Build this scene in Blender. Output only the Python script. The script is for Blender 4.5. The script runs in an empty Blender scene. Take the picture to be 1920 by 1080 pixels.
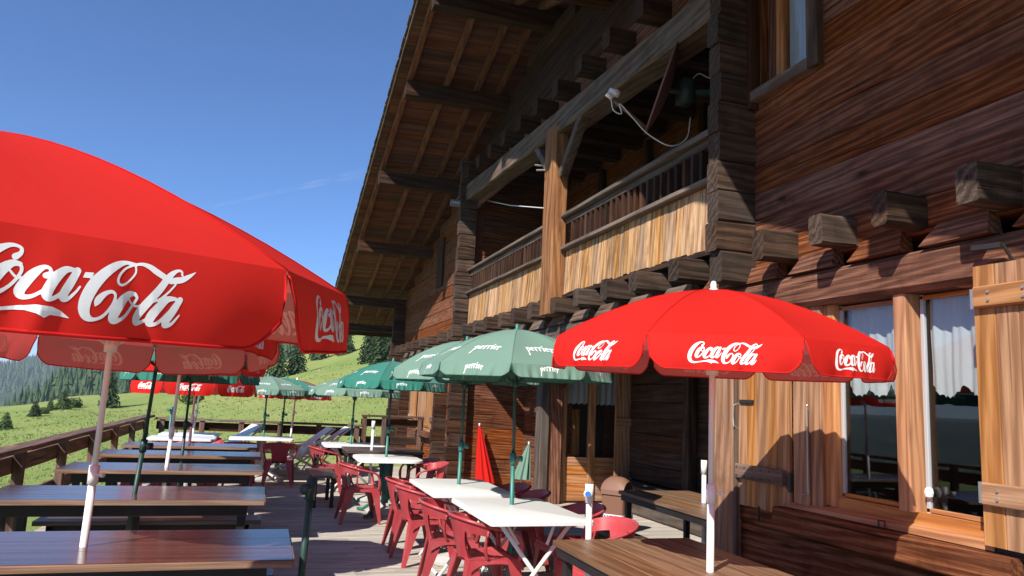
import bpy, bmesh, math, random
import numpy as np
from mathutils import Vector, Matrix

scene = bpy.context.scene
R = math.radians
rng = random.Random(7)
nrng = np.random.default_rng(11)

# ------------------------------------------------------------------ camera, sky, sun, exposure
cam_data = bpy.data.cameras.new("camera")
cam = bpy.data.objects.new("camera", cam_data)
scene.collection.objects.link(cam)
scene.camera = cam
cam_data.sensor_width = 36.0
cam_data.lens = 36.0 * 1420.0 / 1920.0
cam_data.clip_start = 0.05
cam_data.clip_end = 30000.0
PITCH, ROLL, YAW = 0.144639, 0.0436987, 0.3073827
_fw = Vector((math.sin(YAW) * math.cos(PITCH), math.cos(YAW) * math.cos(PITCH), math.sin(PITCH)))
_r0 = Vector((math.cos(YAW), -math.sin(YAW), 0))
_u0 = _r0.cross(_fw)
_rt = math.cos(ROLL) * _r0 + math.sin(ROLL) * _u0
_up = -math.sin(ROLL) * _r0 + math.cos(ROLL) * _u0
m = Matrix((_rt, _up, -_fw)).transposed().to_4x4()
m.translation = (0, 0, 1.58)
cam.matrix_world = m

SUN_EL, SUN_AZ = R(41.5), R(40.0)      # the light travels towards (cos az, sin az)
sun_dir = Vector((-math.cos(SUN_AZ) * math.cos(SUN_EL), -math.sin(SUN_AZ) * math.cos(SUN_EL), math.sin(SUN_EL)))
world = bpy.data.worlds.new("World")
scene.world = world
world.use_nodes = True
wn = world.node_tree
wn.nodes.clear()
sky = wn.nodes.new("ShaderNodeTexSky")
sky.sky_type = 'NISHITA'
sky.sun_disc = False
sky.sun_elevation = SUN_EL
sky.sun_rotation = math.atan2(sun_dir.x, sun_dir.y)
sky.altitude = 3000.0
sky.air_density = 1.0
sky.dust_density = 0.0
sky.ozone_density = 10.0
bg = wn.nodes.new("ShaderNodeBackground")
bg.inputs["Strength"].default_value = 0.103
wo = wn.nodes.new("ShaderNodeOutputWorld")
wn.links.new(sky.outputs[0], bg.inputs[0])
wn.links.new(bg.outputs[0], wo.inputs[0])

sun_data = bpy.data.lights.new("sun", 'SUN')
sun_data.energy = 4.2
sun_data.angle = R(0.53)
sun_data.color = (1.0, 0.95, 0.87)
sun = bpy.data.objects.new("sun", sun_data)
scene.collection.objects.link(sun)
sun.rotation_euler = sun_dir.to_track_quat('Z', 'Y').to_euler()

vs = scene.view_settings
vs.view_transform = 'Standard'
vs.look = 'None'
vs.exposure = 0.85
vs.gamma = 1.0
scene.cycles.max_bounces = 8
scene.cycles.diffuse_bounces = 6
scene.cycles.glossy_bounces = 4
scene.cycles.transmission_bounces = 6
scene.cycles.transparent_max_bounces = 12
scene.cycles.volume_bounces = 1
scene.cycles.use_denoising = True

# ------------------------------------------------------------------ object helpers
COL = scene.collection


def link(name, data, parent=None, loc=None, rotz=None):
    o = bpy.data.objects.new(name, data)
    COL.objects.link(o)
    if parent is not None:
        o.parent = parent
    if loc is not None:
        o.location = loc
    if rotz is not None:
        o.rotation_euler = (0, 0, rotz)
    return o


def tag(o, label=None, cat=None, group=None, kind=None):
    if label:
        o["label"] = label
    if cat:
        o["category"] = cat
    if group:
        o["group"] = group
    if kind:
        o["kind"] = kind
    return o


def thing(name, label, cat, loc=(0, 0, 0), rotz=0.0, group=None):
    o = link(name, None, None, loc, rotz)
    o.empty_display_size = 0.1
    return tag(o, label, cat, group)


class MB:
    """collects vertices and faces for one mesh"""

    def __init__(self):
        self.v, self.f = [], []

    def add(self, vs_, fs_):
        n = len(self.v)
        self.v += [tuple(p) for p in vs_]
        self.f += [tuple(i + n for i in f) for f in fs_]
        return self

    def hexa(self, p):
        """eight corners: bottom 0-3 ccw from above, top 4-7"""
        return self.add(p, [(3, 2, 1, 0), (4, 5, 6, 7), (0, 1, 5, 4), (1, 2, 6, 5), (2, 3, 7, 6), (3, 0, 4, 7)])

    def box(self, x0, x1, y0, y1, z0, z1):
        return self.hexa([(x0, y0, z0), (x1, y0, z0), (x1, y1, z0), (x0, y1, z0), (x0, y0, z1), (x1, y0, z1), (x1, y1, z1), (x0, y1, z1)])

    def beam(self, a, b, w, h, ch=0.008, up=(0, 0, 1), segs=1, jit=0.0, rnd=None):
        """chamfered bar from a to b, w wide and h high"""
        a, b = Vector(a), Vector(b)
        d = (b - a).normalized()
        s = d.cross(Vector(up)).normalized()
        t = s.cross(d).normalized()
        hw, hh = w / 2, h / 2
        c = min(ch, hw * .8, hh * .8)
        prof = [(-hw + c, -hh), (hw - c, -hh), (hw, -hh + c), (hw, hh - c), (hw - c, hh), (-hw + c, hh), (-hw, hh - c), (-hw, -hh + c)]
        rnd = rnd or rng
        vs_, fs_ = [], []
        for k in range(segs + 1):
            q = a.lerp(b, k / segs)
            js, jt = (rnd.uniform(-jit, jit), rnd.uniform(-jit, jit)) if jit else (0, 0)
            for (x, y) in prof:
                vs_.append(q + s * (x + js) + t * (y + jt))
        for k in range(segs):
            for i in range(8):
                j = (i + 1) % 8
                fs_.append((k * 8 + i, k * 8 + j, k * 8 + 8 + j, k * 8 + 8 + i))
        fs_.append(tuple(range(7, -1, -1)))
        fs_.append(tuple(segs * 8 + i for i in range(8)))
        return self.add(vs_, fs_)

    def tube(self, pts, rad, n=8, cap=True, flat=1.0, up=(0, 0, 1)):
        """tube along points; rad a number or list"""
        pts = [Vector(p) for p in pts]
        k = len(pts)
        rad = [rad] * k if isinstance(rad, (int, float)) else list(rad)
        vs_, fs_ = [], []
        for i, p in enumerate(pts):
            d = (pts[min(i + 1, k - 1)] - pts[max(i - 1, 0)]).normalized()
            u = Vector(up)
            if abs(d.dot(u)) > .97:
                u = Vector((0, 1, 0)) if abs(d.y) < .9 else Vector((1, 0, 0))
            s = d.cross(u).normalized()
            t = s.cross(d).normalized()
            for j in range(n):
                a = 2 * math.pi * j / n
                vs_.append(p + s * math.cos(a) * rad[i] + t * math.sin(a) * rad[i] * flat)
        for i in range(k - 1):
            for j in range(n):
                q = (j + 1) % n
                fs_.append((i * n + j, i * n + q, i * n + n + q, i * n + n + j))
        if cap:
            fs_.append(tuple(range(n - 1, -1, -1)))
            fs_.append(tuple((k - 1) * n + j for j in range(n)))
        return self.add(vs_, fs_)

    def lathe(self, prof, n=16, cx=0, cy=0, cap=True):
        vs_, fs_ = [], []
        for (r_, z) in prof:
            for j in range(n):
                a = 2 * math.pi * j / n
                vs_.append((cx + r_ * math.cos(a), cy + r_ * math.sin(a), z))
        k = len(prof)
        for i in range(k - 1):
            for j in range(n):
                q = (j + 1) % n
                fs_.append((i * n + j, i * n + q, i * n + n + q, i * n + n + j))
        if cap:
            fs_.append(tuple(range(n - 1, -1, -1)))
            fs_.append(tuple((k - 1) * n + j for j in range(n)))
        return self.add(vs_, fs_)

    def surf(self, fn, nu, nv, closed=False):
        vs_ = [fn(i / nu, j / nv) for j in range(nv + 1) for i in range(nu + 1)]
        fs_ = [(j * (nu + 1) + i, j * (nu + 1) + i + 1, (j + 1) * (nu + 1) + i + 1, (j + 1) * (nu + 1) + i) for j in range(nv) for i in range(nu)]
        return self.add(vs_, fs_)

    def prism(self, poly, axis, a, b):
        """extrude a 2-D polygon along axis ('x','y','z') from a to b; poly is in the other two axes in order"""
        def mk(p, t):
            return {'x': (t, p[0], p[1]), 'y': (p[0], t, p[1]), 'z': (p[0], p[1], t)}[axis]
        n = len(poly)
        vs_ = [mk(p, a) for p in poly] + [mk(p, b) for p in poly]
        fs_ = [tuple(range(n)), tuple(range(2 * n - 1, n - 1, -1))]
        for i in range(n):
            j = (i + 1) % n
            fs_.append((i, n + i, n + j, j))
        return self.add(vs_, fs_)

    def mesh(self, name, mat, smooth=False, fix=True):
        me = bpy.data.meshes.new(name)
        me.from_pydata(self.v, [], self.f)
        if fix:
            bm = bmesh.new()
            bm.from_mesh(me)
            bmesh.ops.recalc_face_normals(bm, faces=bm.faces)
            bm.to_mesh(me)
            bm.free()
        me.materials.append(mat)
        if smooth:
            for p in me.polygons:
                p.use_smooth = True
            if smooth == 'auto':
                try:
                    me.set_sharp_from_angle(angle=R(38))
                except Exception:
                    pass
        me.update()
        return me

    def obj(self, name, mat, parent=None, smooth=False, loc=None, rotz=None, fix=True):
        return link(name, self.mesh(name, mat, smooth, fix), parent, loc, rotz)


def copy_tree(o, parent=None):
    c = o.copy()
    COL.objects.link(c)
    c.parent = parent
    for ch in o.children:
        copy_tree(ch, c)
    return c


# ------------------------------------------------------------------ materials
class NT:
    def __init__(self, name):
        self.m = bpy.data.materials.new(name)
        self.m.use_nodes = True
        self.t = self.m.node_tree
        self.t.nodes.clear()
        self.out = self.t.nodes.new("ShaderNodeOutputMaterial")

    def n(self, typ, **kw):
        nd = self.t.nodes.new(typ)
        for k, v in kw.items():
            if hasattr(nd, k):
                setattr(nd, k, v)
            else:
                nd.inputs[k.replace('_', ' ')].default_value = v
        return nd

    def l(self, a, b):
        self.t.links.new(a, b)

    def ramp(self, fac, stops):
        r_ = self.n("ShaderNodeValToRGB")
        els = r_.color_ramp.elements
        while len(els) > 1:
            els.remove(els[-1])
        els[0].position = stops[0][0]
        els[0].color = (*stops[0][1], 1)
        for p, c in stops[1:]:
            e = els.new(p)
            e.color = (*c, 1)
        self.l(fac, r_.inputs[0])
        return r_.outputs[0]

    def mix(self, fac, a, b, blend='MIX'):
        mx = self.n("ShaderNodeMix", data_type='RGBA', blend_type=blend)
        for s, v in ((0, fac), (6, a), (7, b)):
            if isinstance(v, (int, float)):
                mx.inputs[s].default_value = v
            elif isinstance(v, tuple):
                mx.inputs[s].default_value = (*v, 1)
            else:
                self.l(v, mx.inputs[s])
        return mx.outputs[2]

    def math(self, op, a, b=None, clamp=False):
        nd = self.n("ShaderNodeMath", operation=op, use_clamp=clamp)
        for i, v in enumerate((a, b)):
            if v is None:
                continue
            if isinstance(v, (int, float)):
                nd.inputs[i].default_value = v
            else:
                self.l(v, nd.inputs[i])
        return nd.outputs[0]

    def vec(self, scale=(1, 1, 1), coord='Object', rand=0.0, rot=(0, 0, 0)):
        tc = self.n("ShaderNodeTexCoord")
        v = tc.outputs[coord]
        if rand:
            oi = self.n("ShaderNodeObjectInfo")
            sc = self.n("ShaderNodeVectorMath", operation='SCALE')
            cx = self.n("ShaderNodeCombineXYZ")
            r2 = self.math('FRACT', self.math('MULTIPLY', oi.outputs["Random"], 17.31))
            r3 = self.math('FRACT', self.math('MULTIPLY', oi.outputs["Random"], 91.7))
            self.l(oi.outputs["Random"], cx.inputs[0])
            self.l(r2, cx.inputs[1])
            self.l(r3, cx.inputs[2])
            self.l(cx.outputs[0], sc.inputs[0])
            sc.inputs[3].default_value = rand
            ad = self.n("ShaderNodeVectorMath", operation='ADD')
            self.l(v, ad.inputs[0])
            self.l(sc.outputs[0], ad.inputs[1])
            v = ad.outputs[0]
        mp = self.n("ShaderNodeMapping")
        mp.inputs["Scale"].default_value = scale
        mp.inputs["Rotation"].default_value = rot
        self.l(v, mp.inputs[0])
        return mp.outputs[0]

    def noise(self, vec, scale=1.0, detail=4.0, rough=0.55, dist=0.0):
        nd = self.n("ShaderNodeTexNoise", Scale=scale, Detail=detail, Roughness=rough, Distortion=dist)
        self.l(vec, nd.inputs["Vector"])
        return nd.outputs["Fac"]

    def bump(self, h, strength=0.3, dist=0.01, normal=None):
        b = self.n("ShaderNodeBump", Strength=strength, Distance=dist)
        self.l(h, b.inputs["Height"])
        if normal is not None:
            self.l(normal, b.inputs["Normal"])
        return b.outputs[0]

    def bsdf(self, color, rough=0.6, spec=0.4, normal=None, **kw):
        p = self.n("ShaderNodeBsdfPrincipled")
        if isinstance(color, tuple):
            p.inputs["Base Color"].default_value = (*color, 1)
        else:
            self.l(color, p.inputs["Base Color"])
        if isinstance(rough, (int, float)):
            p.inputs["Roughness"].default_value = rough
        else:
            self.l(rough, p.inputs["Roughness"])
        p.inputs["Specular IOR Level"].default_value = spec
        for k, v in kw.items():
            p.inputs[k.replace('_', ' ')].default_value = v
        if normal is not None:
            self.l(normal, p.inputs["Normal"])
        return p

    def done(self, sh):
        self.l(sh.outputs[0] if hasattr(sh, 'outputs') else sh, self.out.inputs[0])
        return self.m


def wood(name, axis, dark, mid, light, rough=0.75, spec=0.25, grain=14.0, weather=0.0, wcol=(0.25, 0.23, 0.21), bump=0.35, vary=0.35, knots=0.6, stain=0.0, fine=1.0):
    """timber with the grain along the given axis: growth rings, fine fibres, drying cracks, knots, weathering"""
    t = NT(name)

    def ax(al, ac):
        return {'x': (al, ac, ac), 'y': (ac, al, ac), 'z': (ac, ac, al)}[axis]
    wv = t.n("ShaderNodeTexWave", wave_type='BANDS', bands_direction='DIAGONAL', Scale=grain * .55, Distortion=7.0, Detail=3.0)
    wv.inputs["Detail Scale"].default_value = 1.3
    wv.inputs["Detail Roughness"].default_value = .62
    t.l(t.vec(ax(.07, 1.0), rand=40.0), wv.inputs["Vector"])
    rings = wv.outputs["Fac"]
    g1 = t.noise(t.vec(ax(.5, grain), rand=40.0), 1.0, 5, .65, .6)
    g2 = t.noise(t.vec(ax(2.2, 95), rand=40.0), 1.0, 3, .65, .2)
    mixv = t.math('ADD', t.math('MULTIPLY', rings, .38), t.math('MULTIPLY', g1, .68))
    col = t.ramp(mixv, [(.22, dark), (.50, mid), (.82, light)])
    # fibres: fine dark lines
    fib = t.ramp(g2, [(.40, (1, 1, 1)), (.62, (0, 0, 0))])
    col = t.mix(t.math('MULTIPLY', fib, .55 * fine), col, tuple(c_ * .42 for c_ in mid), 'MIX')
    # drying cracks along the grain
    ck = t.noise(t.vec(ax(.55, 34), rand=40.0), 1.0, 2, .5, .3)
    crack = t.ramp(ck, [(.655, (0, 0, 0)), (.70, (1, 1, 1))])
    col = t.mix(t.math('MULTIPLY', crack, .85 * fine), col, tuple(c_ * .22 for c_ in dark))
    vo = t.n("ShaderNodeTexVoronoi", Scale=1.0, Randomness=1.0)
    t.l(t.vec(ax(1.5, 4.2), rand=40.0), vo.inputs["Vector"])
    kn = t.ramp(vo.outputs["Distance"], [(.035, (1, 1, 1)), (.10, (.25, .25, .25)), (.15, (0, 0, 0))])
    if knots:
        col = t.mix(t.math('MULTIPLY', kn, knots), col, tuple(c_ * .45 for c_ in dark))
    if weather:
        wn_ = t.noise(t.vec((1.1, 1.1, .8), rand=40.0), 1.3, 6, .7)
        wf = t.ramp(wn_, [(.42, (0, 0, 0)), (.66, (1, 1, 1))])
        col = t.mix(t.math('MULTIPLY', wf, weather), col, t.mix(g1, tuple(c_ * .5 for c_ in wcol), wcol))
    if stain:
        sv = t.noise(t.vec((2.2, 2.2, 1.3), rand=40.0), 1.5, 6, .75, .4)
        sf = t.ramp(sv, [(.50, (0, 0, 0)), (.66, (1, 1, 1))])
        col = t.mix(t.math('MULTIPLY', sf, stain), col, tuple(c_ * .35 for c_ in dark))
    oi = t.n("ShaderNodeObjectInfo")
    br = t.math('ADD', t.math('MULTIPLY', oi.outputs["Random"], vary * 2), 1.0 - vary)
    hs = t.n("ShaderNodeHueSaturation")
    t.l(col, hs.inputs["Color"])
    t.l(br, hs.inputs["Value"])
    t.l(t.math('ADD', t.math('MULTIPLY', t.math('FRACT', t.math('MULTIPLY', oi.outputs["Random"], 7.7)), .3), .8), hs.inputs["Saturation"])
    h = t.math('SUBTRACT', t.math('ADD', t.math('MULTIPLY', mixv, .7), t.math('MULTIPLY', g2, .5)), t.math('MULTIPLY', crack, .8 * fine))
    nrm = t.bump(h, bump, .008)
    rg = t.math('ADD', t.math('MULTIPLY', g2, .25), rough - .12)
    return t.done(t.bsdf(hs.outputs[0], rg, spec, nrm))


def plain(name, col, rough=0.5, spec=0.4, bump=0.0, bscale=60.0, vary=0.0, dirt=0.0, dcol=(.2, .17, .13), **kw):
    t = NT(name)
    c = col
    if dirt or vary:
        nz = t.noise(t.vec((1, 1, 1), rand=20.0), 5.0, 6, .65)
        c = t.mix(t.math('MULTIPLY', t.ramp(nz, [(.45, (0, 0, 0)), (.75, (1, 1, 1))]), dirt), col, dcol)
        if vary:
            oi = t.n("ShaderNodeObjectInfo")
            hs = t.n("ShaderNodeHueSaturation")
            t.l(c, hs.inputs["Color"])
            t.l(t.math('ADD', t.math('MULTIPLY', oi.outputs["Random"], vary * 2), 1 - vary), hs.inputs["Value"])
            c = hs.outputs[0]
    nrm = None
    if bump:
        nrm = t.bump(t.noise(t.vec((1, 1, 1)), bscale, 4, .6), bump, .004)
    return t.done(t.bsdf(c, rough, spec, nrm, **kw))


M = {}
for ax in 'xyz':
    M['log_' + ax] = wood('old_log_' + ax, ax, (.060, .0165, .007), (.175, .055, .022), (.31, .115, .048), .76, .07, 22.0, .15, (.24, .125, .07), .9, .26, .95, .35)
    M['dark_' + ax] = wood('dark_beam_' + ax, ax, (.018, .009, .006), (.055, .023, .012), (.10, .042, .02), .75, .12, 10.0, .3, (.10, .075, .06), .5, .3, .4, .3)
    M['grey_' + ax] = wood('grey_timber_' + ax, ax, (.06, .038, .026), (.13, .082, .055), (.22, .145, .10), .8, .2, 11.0, .55, (.19, .165, .145), .5, .3, .4, .3)
    M['pine_' + ax] = wood('varnished_pine_' + ax, ax, (.27, .088, .020), (.44, .165, .042), (.55, .24, .075), .5, .3, 16.0, 0, bump=.22, vary=.10, knots=.3, fine=.35)
    M['shutter_' + ax] = wood('shutter_wood_' + ax, ax, (.20, .078, .026), (.37, .165, .062), (.50, .255, .11), .66, .2, 15.0, .18, (.30, .2, .13), .35, .12, .75, fine=.5)
    M['rail_' + ax] = wood('fence_wood_' + ax, ax, (.08, .042, .027), (.17, .09, .058), (.26, .15, .10), .75, .25, 12.0, .35, (.22, .185, .16), .4, .3, .4)
M['board_z'] = wood('weathered_board', 'z', (.24, .10, .036), (.52, .27, .11), (.66, .41, .195), .78, .15, 13.0, .15, (.17, .11, .07), .4, .26, .4, .4)
M['jend_x'] = wood('joist_end', 'x', (.022, .0135, .0095), (.062, .037, .025), (.125, .077, .05), .8, .12, 16.0, .4, (.13, .10, .08), .6, .3, .3, .35)
M['soffit_x'] = wood('roof_board', 'x', (.085, .027, .017), (.155, .052, .033), (.21, .080, .05), .8, .2, 8.0, .2, (.09, .065, .05), .5, .35, .5)
M['rafter_y'] = wood('rafter_wood', 'y', (.11, .044, .026), (.18, .077, .047), (.24, .112, .07), .8, .2, 10.0, .2, (.15, .10, .07), .4, .2, .5)
M['post_z'] = wood('orange_brown_post', 'z', (.15, .055, .018), (.32, .135, .05), (.44, .21, .085), .7, .15, 12.0, .08, (.25, .16, .1), .5, .1, .9, .45)  # orange-brown timber with little greying, for the posts
M['deck_x'] = wood('deck_board', 'x', (.36, .31, .25), (.56, .495, .41), (.66, .59, .50), .85, .2, 16.0, .35, (.30, .275, .25), .5, .16, .3, .15)
M['table_x'] = wood('varnished_table_x', 'x', (.045, .019, .013), (.085, .036, .023), (.115, .05, .032), .19, .9, 10.0, 0, bump=.06, vary=.08, knots=.1, fine=.4)
M['table_y'] = wood('varnished_table_y', 'y', (.12, .058, .026), (.20, .10, .046), (.27, .145, .07), .42, .45, 14.0, 0, bump=.14, vary=.14, knots=.2, fine=.5)
M['bench_x'] = wood('bench_top', 'x', (.055, .03, .022), (.10, .055, .04), (.15, .085, .06), .34, .8, 10.0, .2, (.2, .17, .14), .12, .15, .1)
M['edge'] = wood('table_edge', 'x', (.18, .08, .035), (.30, .15, .07), (.38, .21, .11), .6, .3, 14.0, .3, (.30, .24, .18), .2, .1, .1)
M['frame_black'] = plain('dark_table_frame', (.018, .016, .016), .5, .35, .1, 50, dirt=.4, dcol=(.06, .05, .045))
M['white_top'] = plain('white_table_top', (.78, .77, .74), .35, .45, .03, 90, dirt=.10, dcol=(.5, .5, .5))
M['white_metal'] = plain('white_metal', (.76, .75, .73), .4, .4, dirt=.25, dcol=(.45, .42, .38))
M['white_pole'] = plain('white_pole', (.80, .78, .77), .4, .4, dirt=.2, dcol=(.55, .5, .46))
M['green_pole'] = plain('green_pole', (.030, .165, .135), .4, .45, dirt=.25, dcol=(.05, .10, .085))
M['dark_pole'] = plain('dark_green_pole', (.020, .055, .045), .45, .4, dirt=.2, dcol=(.05, .06, .05))
M['chair_red'] = plain('red_plastic', (.39, .046, .052), .38, .45, .06, 120, dirt=.5, dcol=(.44, .13, .13), vary=.14)
M['blue_cap'] = plain('blue_cap', (.03, .16, .55), .4, .4)
M['iron'] = plain('wrought_iron', (.05, .045, .042), .5, .5, .2, 80, Metallic=.6)
M['galv'] = plain('galvanised_metal', (.42, .42, .42), .42, .5, .15, 60, Metallic=.7)
M['black'] = plain('black_plastic', (.015, .015, .016), .45, .4)
M['bin'] = plain('brown_plastic', (.21, .105, .068), .38, .45, .04, 80)
M['sticker'] = plain('white_sticker', (.8, .8, .8), .45, .4)
M['blue_ink'] = plain('blue_ink', (.02, .045, .25), .5, .3)
M['white_ink'] = plain('white_print', (.80, .80, .80), .7, .2)
M['concrete'] = plain('concrete', (.42, .41, .39), .85, .2, .4, 40, dirt=.4, dcol=(.25, .24, .22))
M['room'] = plain('dim_interior', (.045, .035, .028), .9, .1)  # near-black colour stands in for the dimness indoors
M['dish'] = plain('brown_dish', (.17, .085, .075), .45, .4, .05, 60)
M['cable'] = plain('white_cable', (.72, .72, .68), .45, .4)
M['lamp_glass'] = plain('lamp_glass', (.45, .47, .45), .15, .5)
M['gasket'] = plain('grey_gasket', (.40, .40, .41), .5, .4)


def fabric(name, outer, inner, trans, tr_fac=0.35, rough=0.75, sheen=0.2, tscale=420):
    """thin woven cloth: one colour outside, one inside, some light passing through"""
    t = NT(name)
    geo = t.n("ShaderNodeNewGeometry")
    wv = t.noise(t.vec((1, 1, 1)), 7.0, 5, .6)
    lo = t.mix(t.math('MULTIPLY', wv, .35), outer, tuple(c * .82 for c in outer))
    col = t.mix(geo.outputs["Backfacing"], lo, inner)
    b = t.bump(t.noise(t.vec((1, 1, 1)), tscale, 2, .5), .08, .002)
    b = t.bump(t.noise(t.vec((1, 1, .6)), 6.0, 3, .5, .4), .28, .012, b)
    p = t.bsdf(col, rough, .12, b)
    p.inputs["Sheen Weight"].default_value = sheen
    tr = t.n("ShaderNodeBsdfTranslucent")
    tr.inputs[0].default_value = (*trans, 1)
    t.l(b, tr.inputs["Normal"])
    mx = t.n("ShaderNodeMixShader")
    mx.inputs[0].default_value = tr_fac
    t.l(p.outputs[0], mx.inputs[1])
    t.l(tr.outputs[0], mx.inputs[2])
    return t.done(mx)


M['red_cloth'] = fabric('red_parasol_cloth', (.68, .021, .016), (.70, .31, .32), (.85, .085, .075), .36, sheen=0.0)
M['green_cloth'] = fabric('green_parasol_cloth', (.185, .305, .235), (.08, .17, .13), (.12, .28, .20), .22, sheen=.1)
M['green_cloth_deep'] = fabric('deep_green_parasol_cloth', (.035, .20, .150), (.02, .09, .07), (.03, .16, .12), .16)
M['print_back'] = plain('show_through_print', (.80, .47, .47), .8, .1)
M['curtain'] = fabric('white_lace_curtain', (.82, .83, .86), (.82, .83, .86), (.7, .72, .76), .35, tscale=300)

# window glass
t = NT('window_glass')
lw = t.n("ShaderNodeLayerWeight", Blend=0.5)
gl = t.n("ShaderNodeBsdfGlossy", Roughness=0.01)
gl.inputs[0].default_value = (.95, .97, 1, 1)
tp = t.n("ShaderNodeBsdfTransparent")
tp.inputs[0].default_value = (.88, .90, .90, 1)
mx = t.n("ShaderNodeMixShader")
t.l(t.math('ADD', t.math('MULTIPLY', t.math('POWER', lw.outputs["Facing"], 4.0), .9), .045, True), mx.inputs[0])
t.l(tp.outputs[0], mx.inputs[1])
t.l(gl.outputs[0], mx.inputs[2])
M['glass'] = t.done(mx)

# meadow
t = NT('meadow_grass')
n1 = t.noise(t.vec((1, 1, 1)), .035, 6, .6)
n2 = t.noise(t.vec((1, 1, 1)), .6, 6, .7)
n3 = t.noise(t.vec((1, 1, 1)), 7.0, 4, .7)
c = t.ramp(n1, [(.36, (.175, .235, .062)), (.50, (.225, .275, .08)), (.62, (.31, .30, .115))])
c = t.mix(t.ramp(n2, [(.45, (0, 0, 0)), (.68, (.55, .55, .55))]), c, (.15, .21, .052))
c = t.mix(t.ramp(n3, [(.52, (0, 0, 0)), (.70, (.5, .5, .5))]), c, (.28, .31, .115))
spk = t.noise(t.vec((1, 1, 1)), 26.0, 2, .5)
c = t.mix(t.ramp(spk, [(.72, (0, 0, 0)), (.76, (.35, .35, .35))]), c, (.6, .6, .42))
M['meadow'] = t.done(t.bsdf(c, .9, .1, t.bump(t.math('ADD', n3, n2), .6, .12)))
t = NT('forest_floor')
c = t.ramp(t.noise(t.vec((1, 1, 1)), .02, 6, .6), [(.4, (.025, .045, .02)), (.58, (.05, .075, .03)), (.66, (.14, .18, .07))])
M['forest_floor'] = t.done(t.bsdf(c, .95, .05))


def leafmat(name, a, b):
    t = NT(name)
    oi = t.n("ShaderNodeObjectInfo")
    nz = t.noise(t.vec((1, 1, 1), 'Object', 30), 1.1, 3, .6)
    c = t.ramp(nz, [(.3, a), (.7, b)])
    hs = t.n("ShaderNodeHueSaturation")
    t.l(c, hs.inputs["Color"])
    t.l(t.math('ADD', t.math('MULTIPLY', oi.outputs["Random"], .5), .75), hs.inputs["Value"])
    p = t.bsdf(hs.outputs[0], .7, .2)
    tr = t.n("ShaderNodeBsdfTranslucent")
    t.l(hs.outputs[0], tr.inputs[0])
    mx = t.n("ShaderNodeMixShader")
    mx.inputs[0].default_value = .2
    t.l(p.outputs[0], mx.inputs[1])
    t.l(tr.outputs[0], mx.inputs[2])
    return t.done(mx)


M['spruce'] = leafmat('spruce_needles', (.028, .058, .026), (.075, .12, .05))
M['spruce_light'] = leafmat('young_spruce_needles', (.05, .09, .03), (.10, .15, .055))
M['bush'] = leafmat('bush_leaves', (.055, .095, .025), (.12, .17, .05))
M['bark'] = plain('bark', (.09, .06, .045), .9, .1, .6, 20)
M['geranium'] = plain('red_petal', (.75, .03, .03), .6, .3)
M['leaf'] = plain('green_leaf', (.06, .13, .03), .6, .3)

# ------------------------------------------------------------------ terrain
PHI = [-180, -120, -90, -60, -40, -25, -15.9, -12.2, -9, -5.8, -0.6, 3.8, 7.3, 12, 20, 40, 70, 110, 180]
E_CREST = [0.0, -.07, -.09, -.09, -.07, -.05, -.034, -.022, -.016, -.006, .022, .043, .063, .082, .10, .11, .10, .06, 0.0]
PHI1 = [-180, -60, -30, -15.9, -14.9, -13.9, -13.1, -12.4, -11.3, -9, -3, 4, 20, 180]
E_HILL = [-.05, -.05, -.045, -.024, -.006, .001, .011, .017, .022, .030, .036, .035, .03, -.05]
E_MOUNT = [-.01, 0.0, .002, .011, .018, .022, .023, .021, .019, .022, .026, .03, .03, -.01]


def terrain(x, y):
    x, y = np.asarray(x, float), np.asarray(y, float)
    r_ = np.hypot(x, y) + 1e-6
    ph = np.degrees(np.arctan2(x, y))
    e = np.interp(ph, PHI, E_CREST)
    e1 = np.interp(ph, PHI1, E_HILL)
    e2 = np.interp(ph, PHI1, E_MOUNT)
    lw_ = np.clip((4.0 - ph) / 7.0, 0, 1)
    lw_ = lw_ * lw_ * (3 - 2 * lw_)
    lw_ = np.where(ph > 120, 1, lw_)
    zc = 1.58 + e * 80.0
    near = np.full_like(r_, -.95)
    z20 = -.95 + .12 * (zc + .95)
    z45 = -.95 + .47 * (zc + .95)
    left = [near, near, z20, z45, zc, zc - 3.5, zc - 20, 1.58 + 330 * (e1 - .040), 1.58 + 330 * (e1 - .040) - 6, np.full_like(r_, -60.), 1.58 + 1500 * (e2 - .006), np.full_like(r_, -40.), np.full_like(r_, -60.)]
    right = [near, near, z20, z45, zc, zc + 4, zc + 12, zc + 18, zc + 18, zc + 16, np.full_like(r_, 30.), np.full_like(r_, 10.), np.full_like(r_, 0.)]
    rk = np.array([0., 12, 24, 48, 80, 110, 200, 330, 430, 750, 1500, 2300, 2600])
    z = np.zeros_like(r_)
    for k in range(len(rk) - 1):
        t_ = np.clip((r_ - rk[k]) / (rk[k + 1] - rk[k]), 0, 1)
        ts = t_ * t_ * (3 - 2 * t_) if k not in (1, 2, 3) else t_
        a = lw_ * left[k] + (1 - lw_) * right[k]
        b = lw_ * left[k + 1] + (1 - lw_) * right[k + 1]
        z = np.where((r_ >= rk[k]) & (r_ <= rk[k + 1]), a + (b - a) * ts, z)
    z = z + np.clip((r_ - 16) / 40, 0, 1) * (0.22 * np.sin(x * .31 + .5 * np.sin(y * .13)) * np.sin(y * .23 + 1.3) + .10 * np.sin(x * .9 + y * .4) * np.sin(y * .7 - x * .3))
    return z


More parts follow.
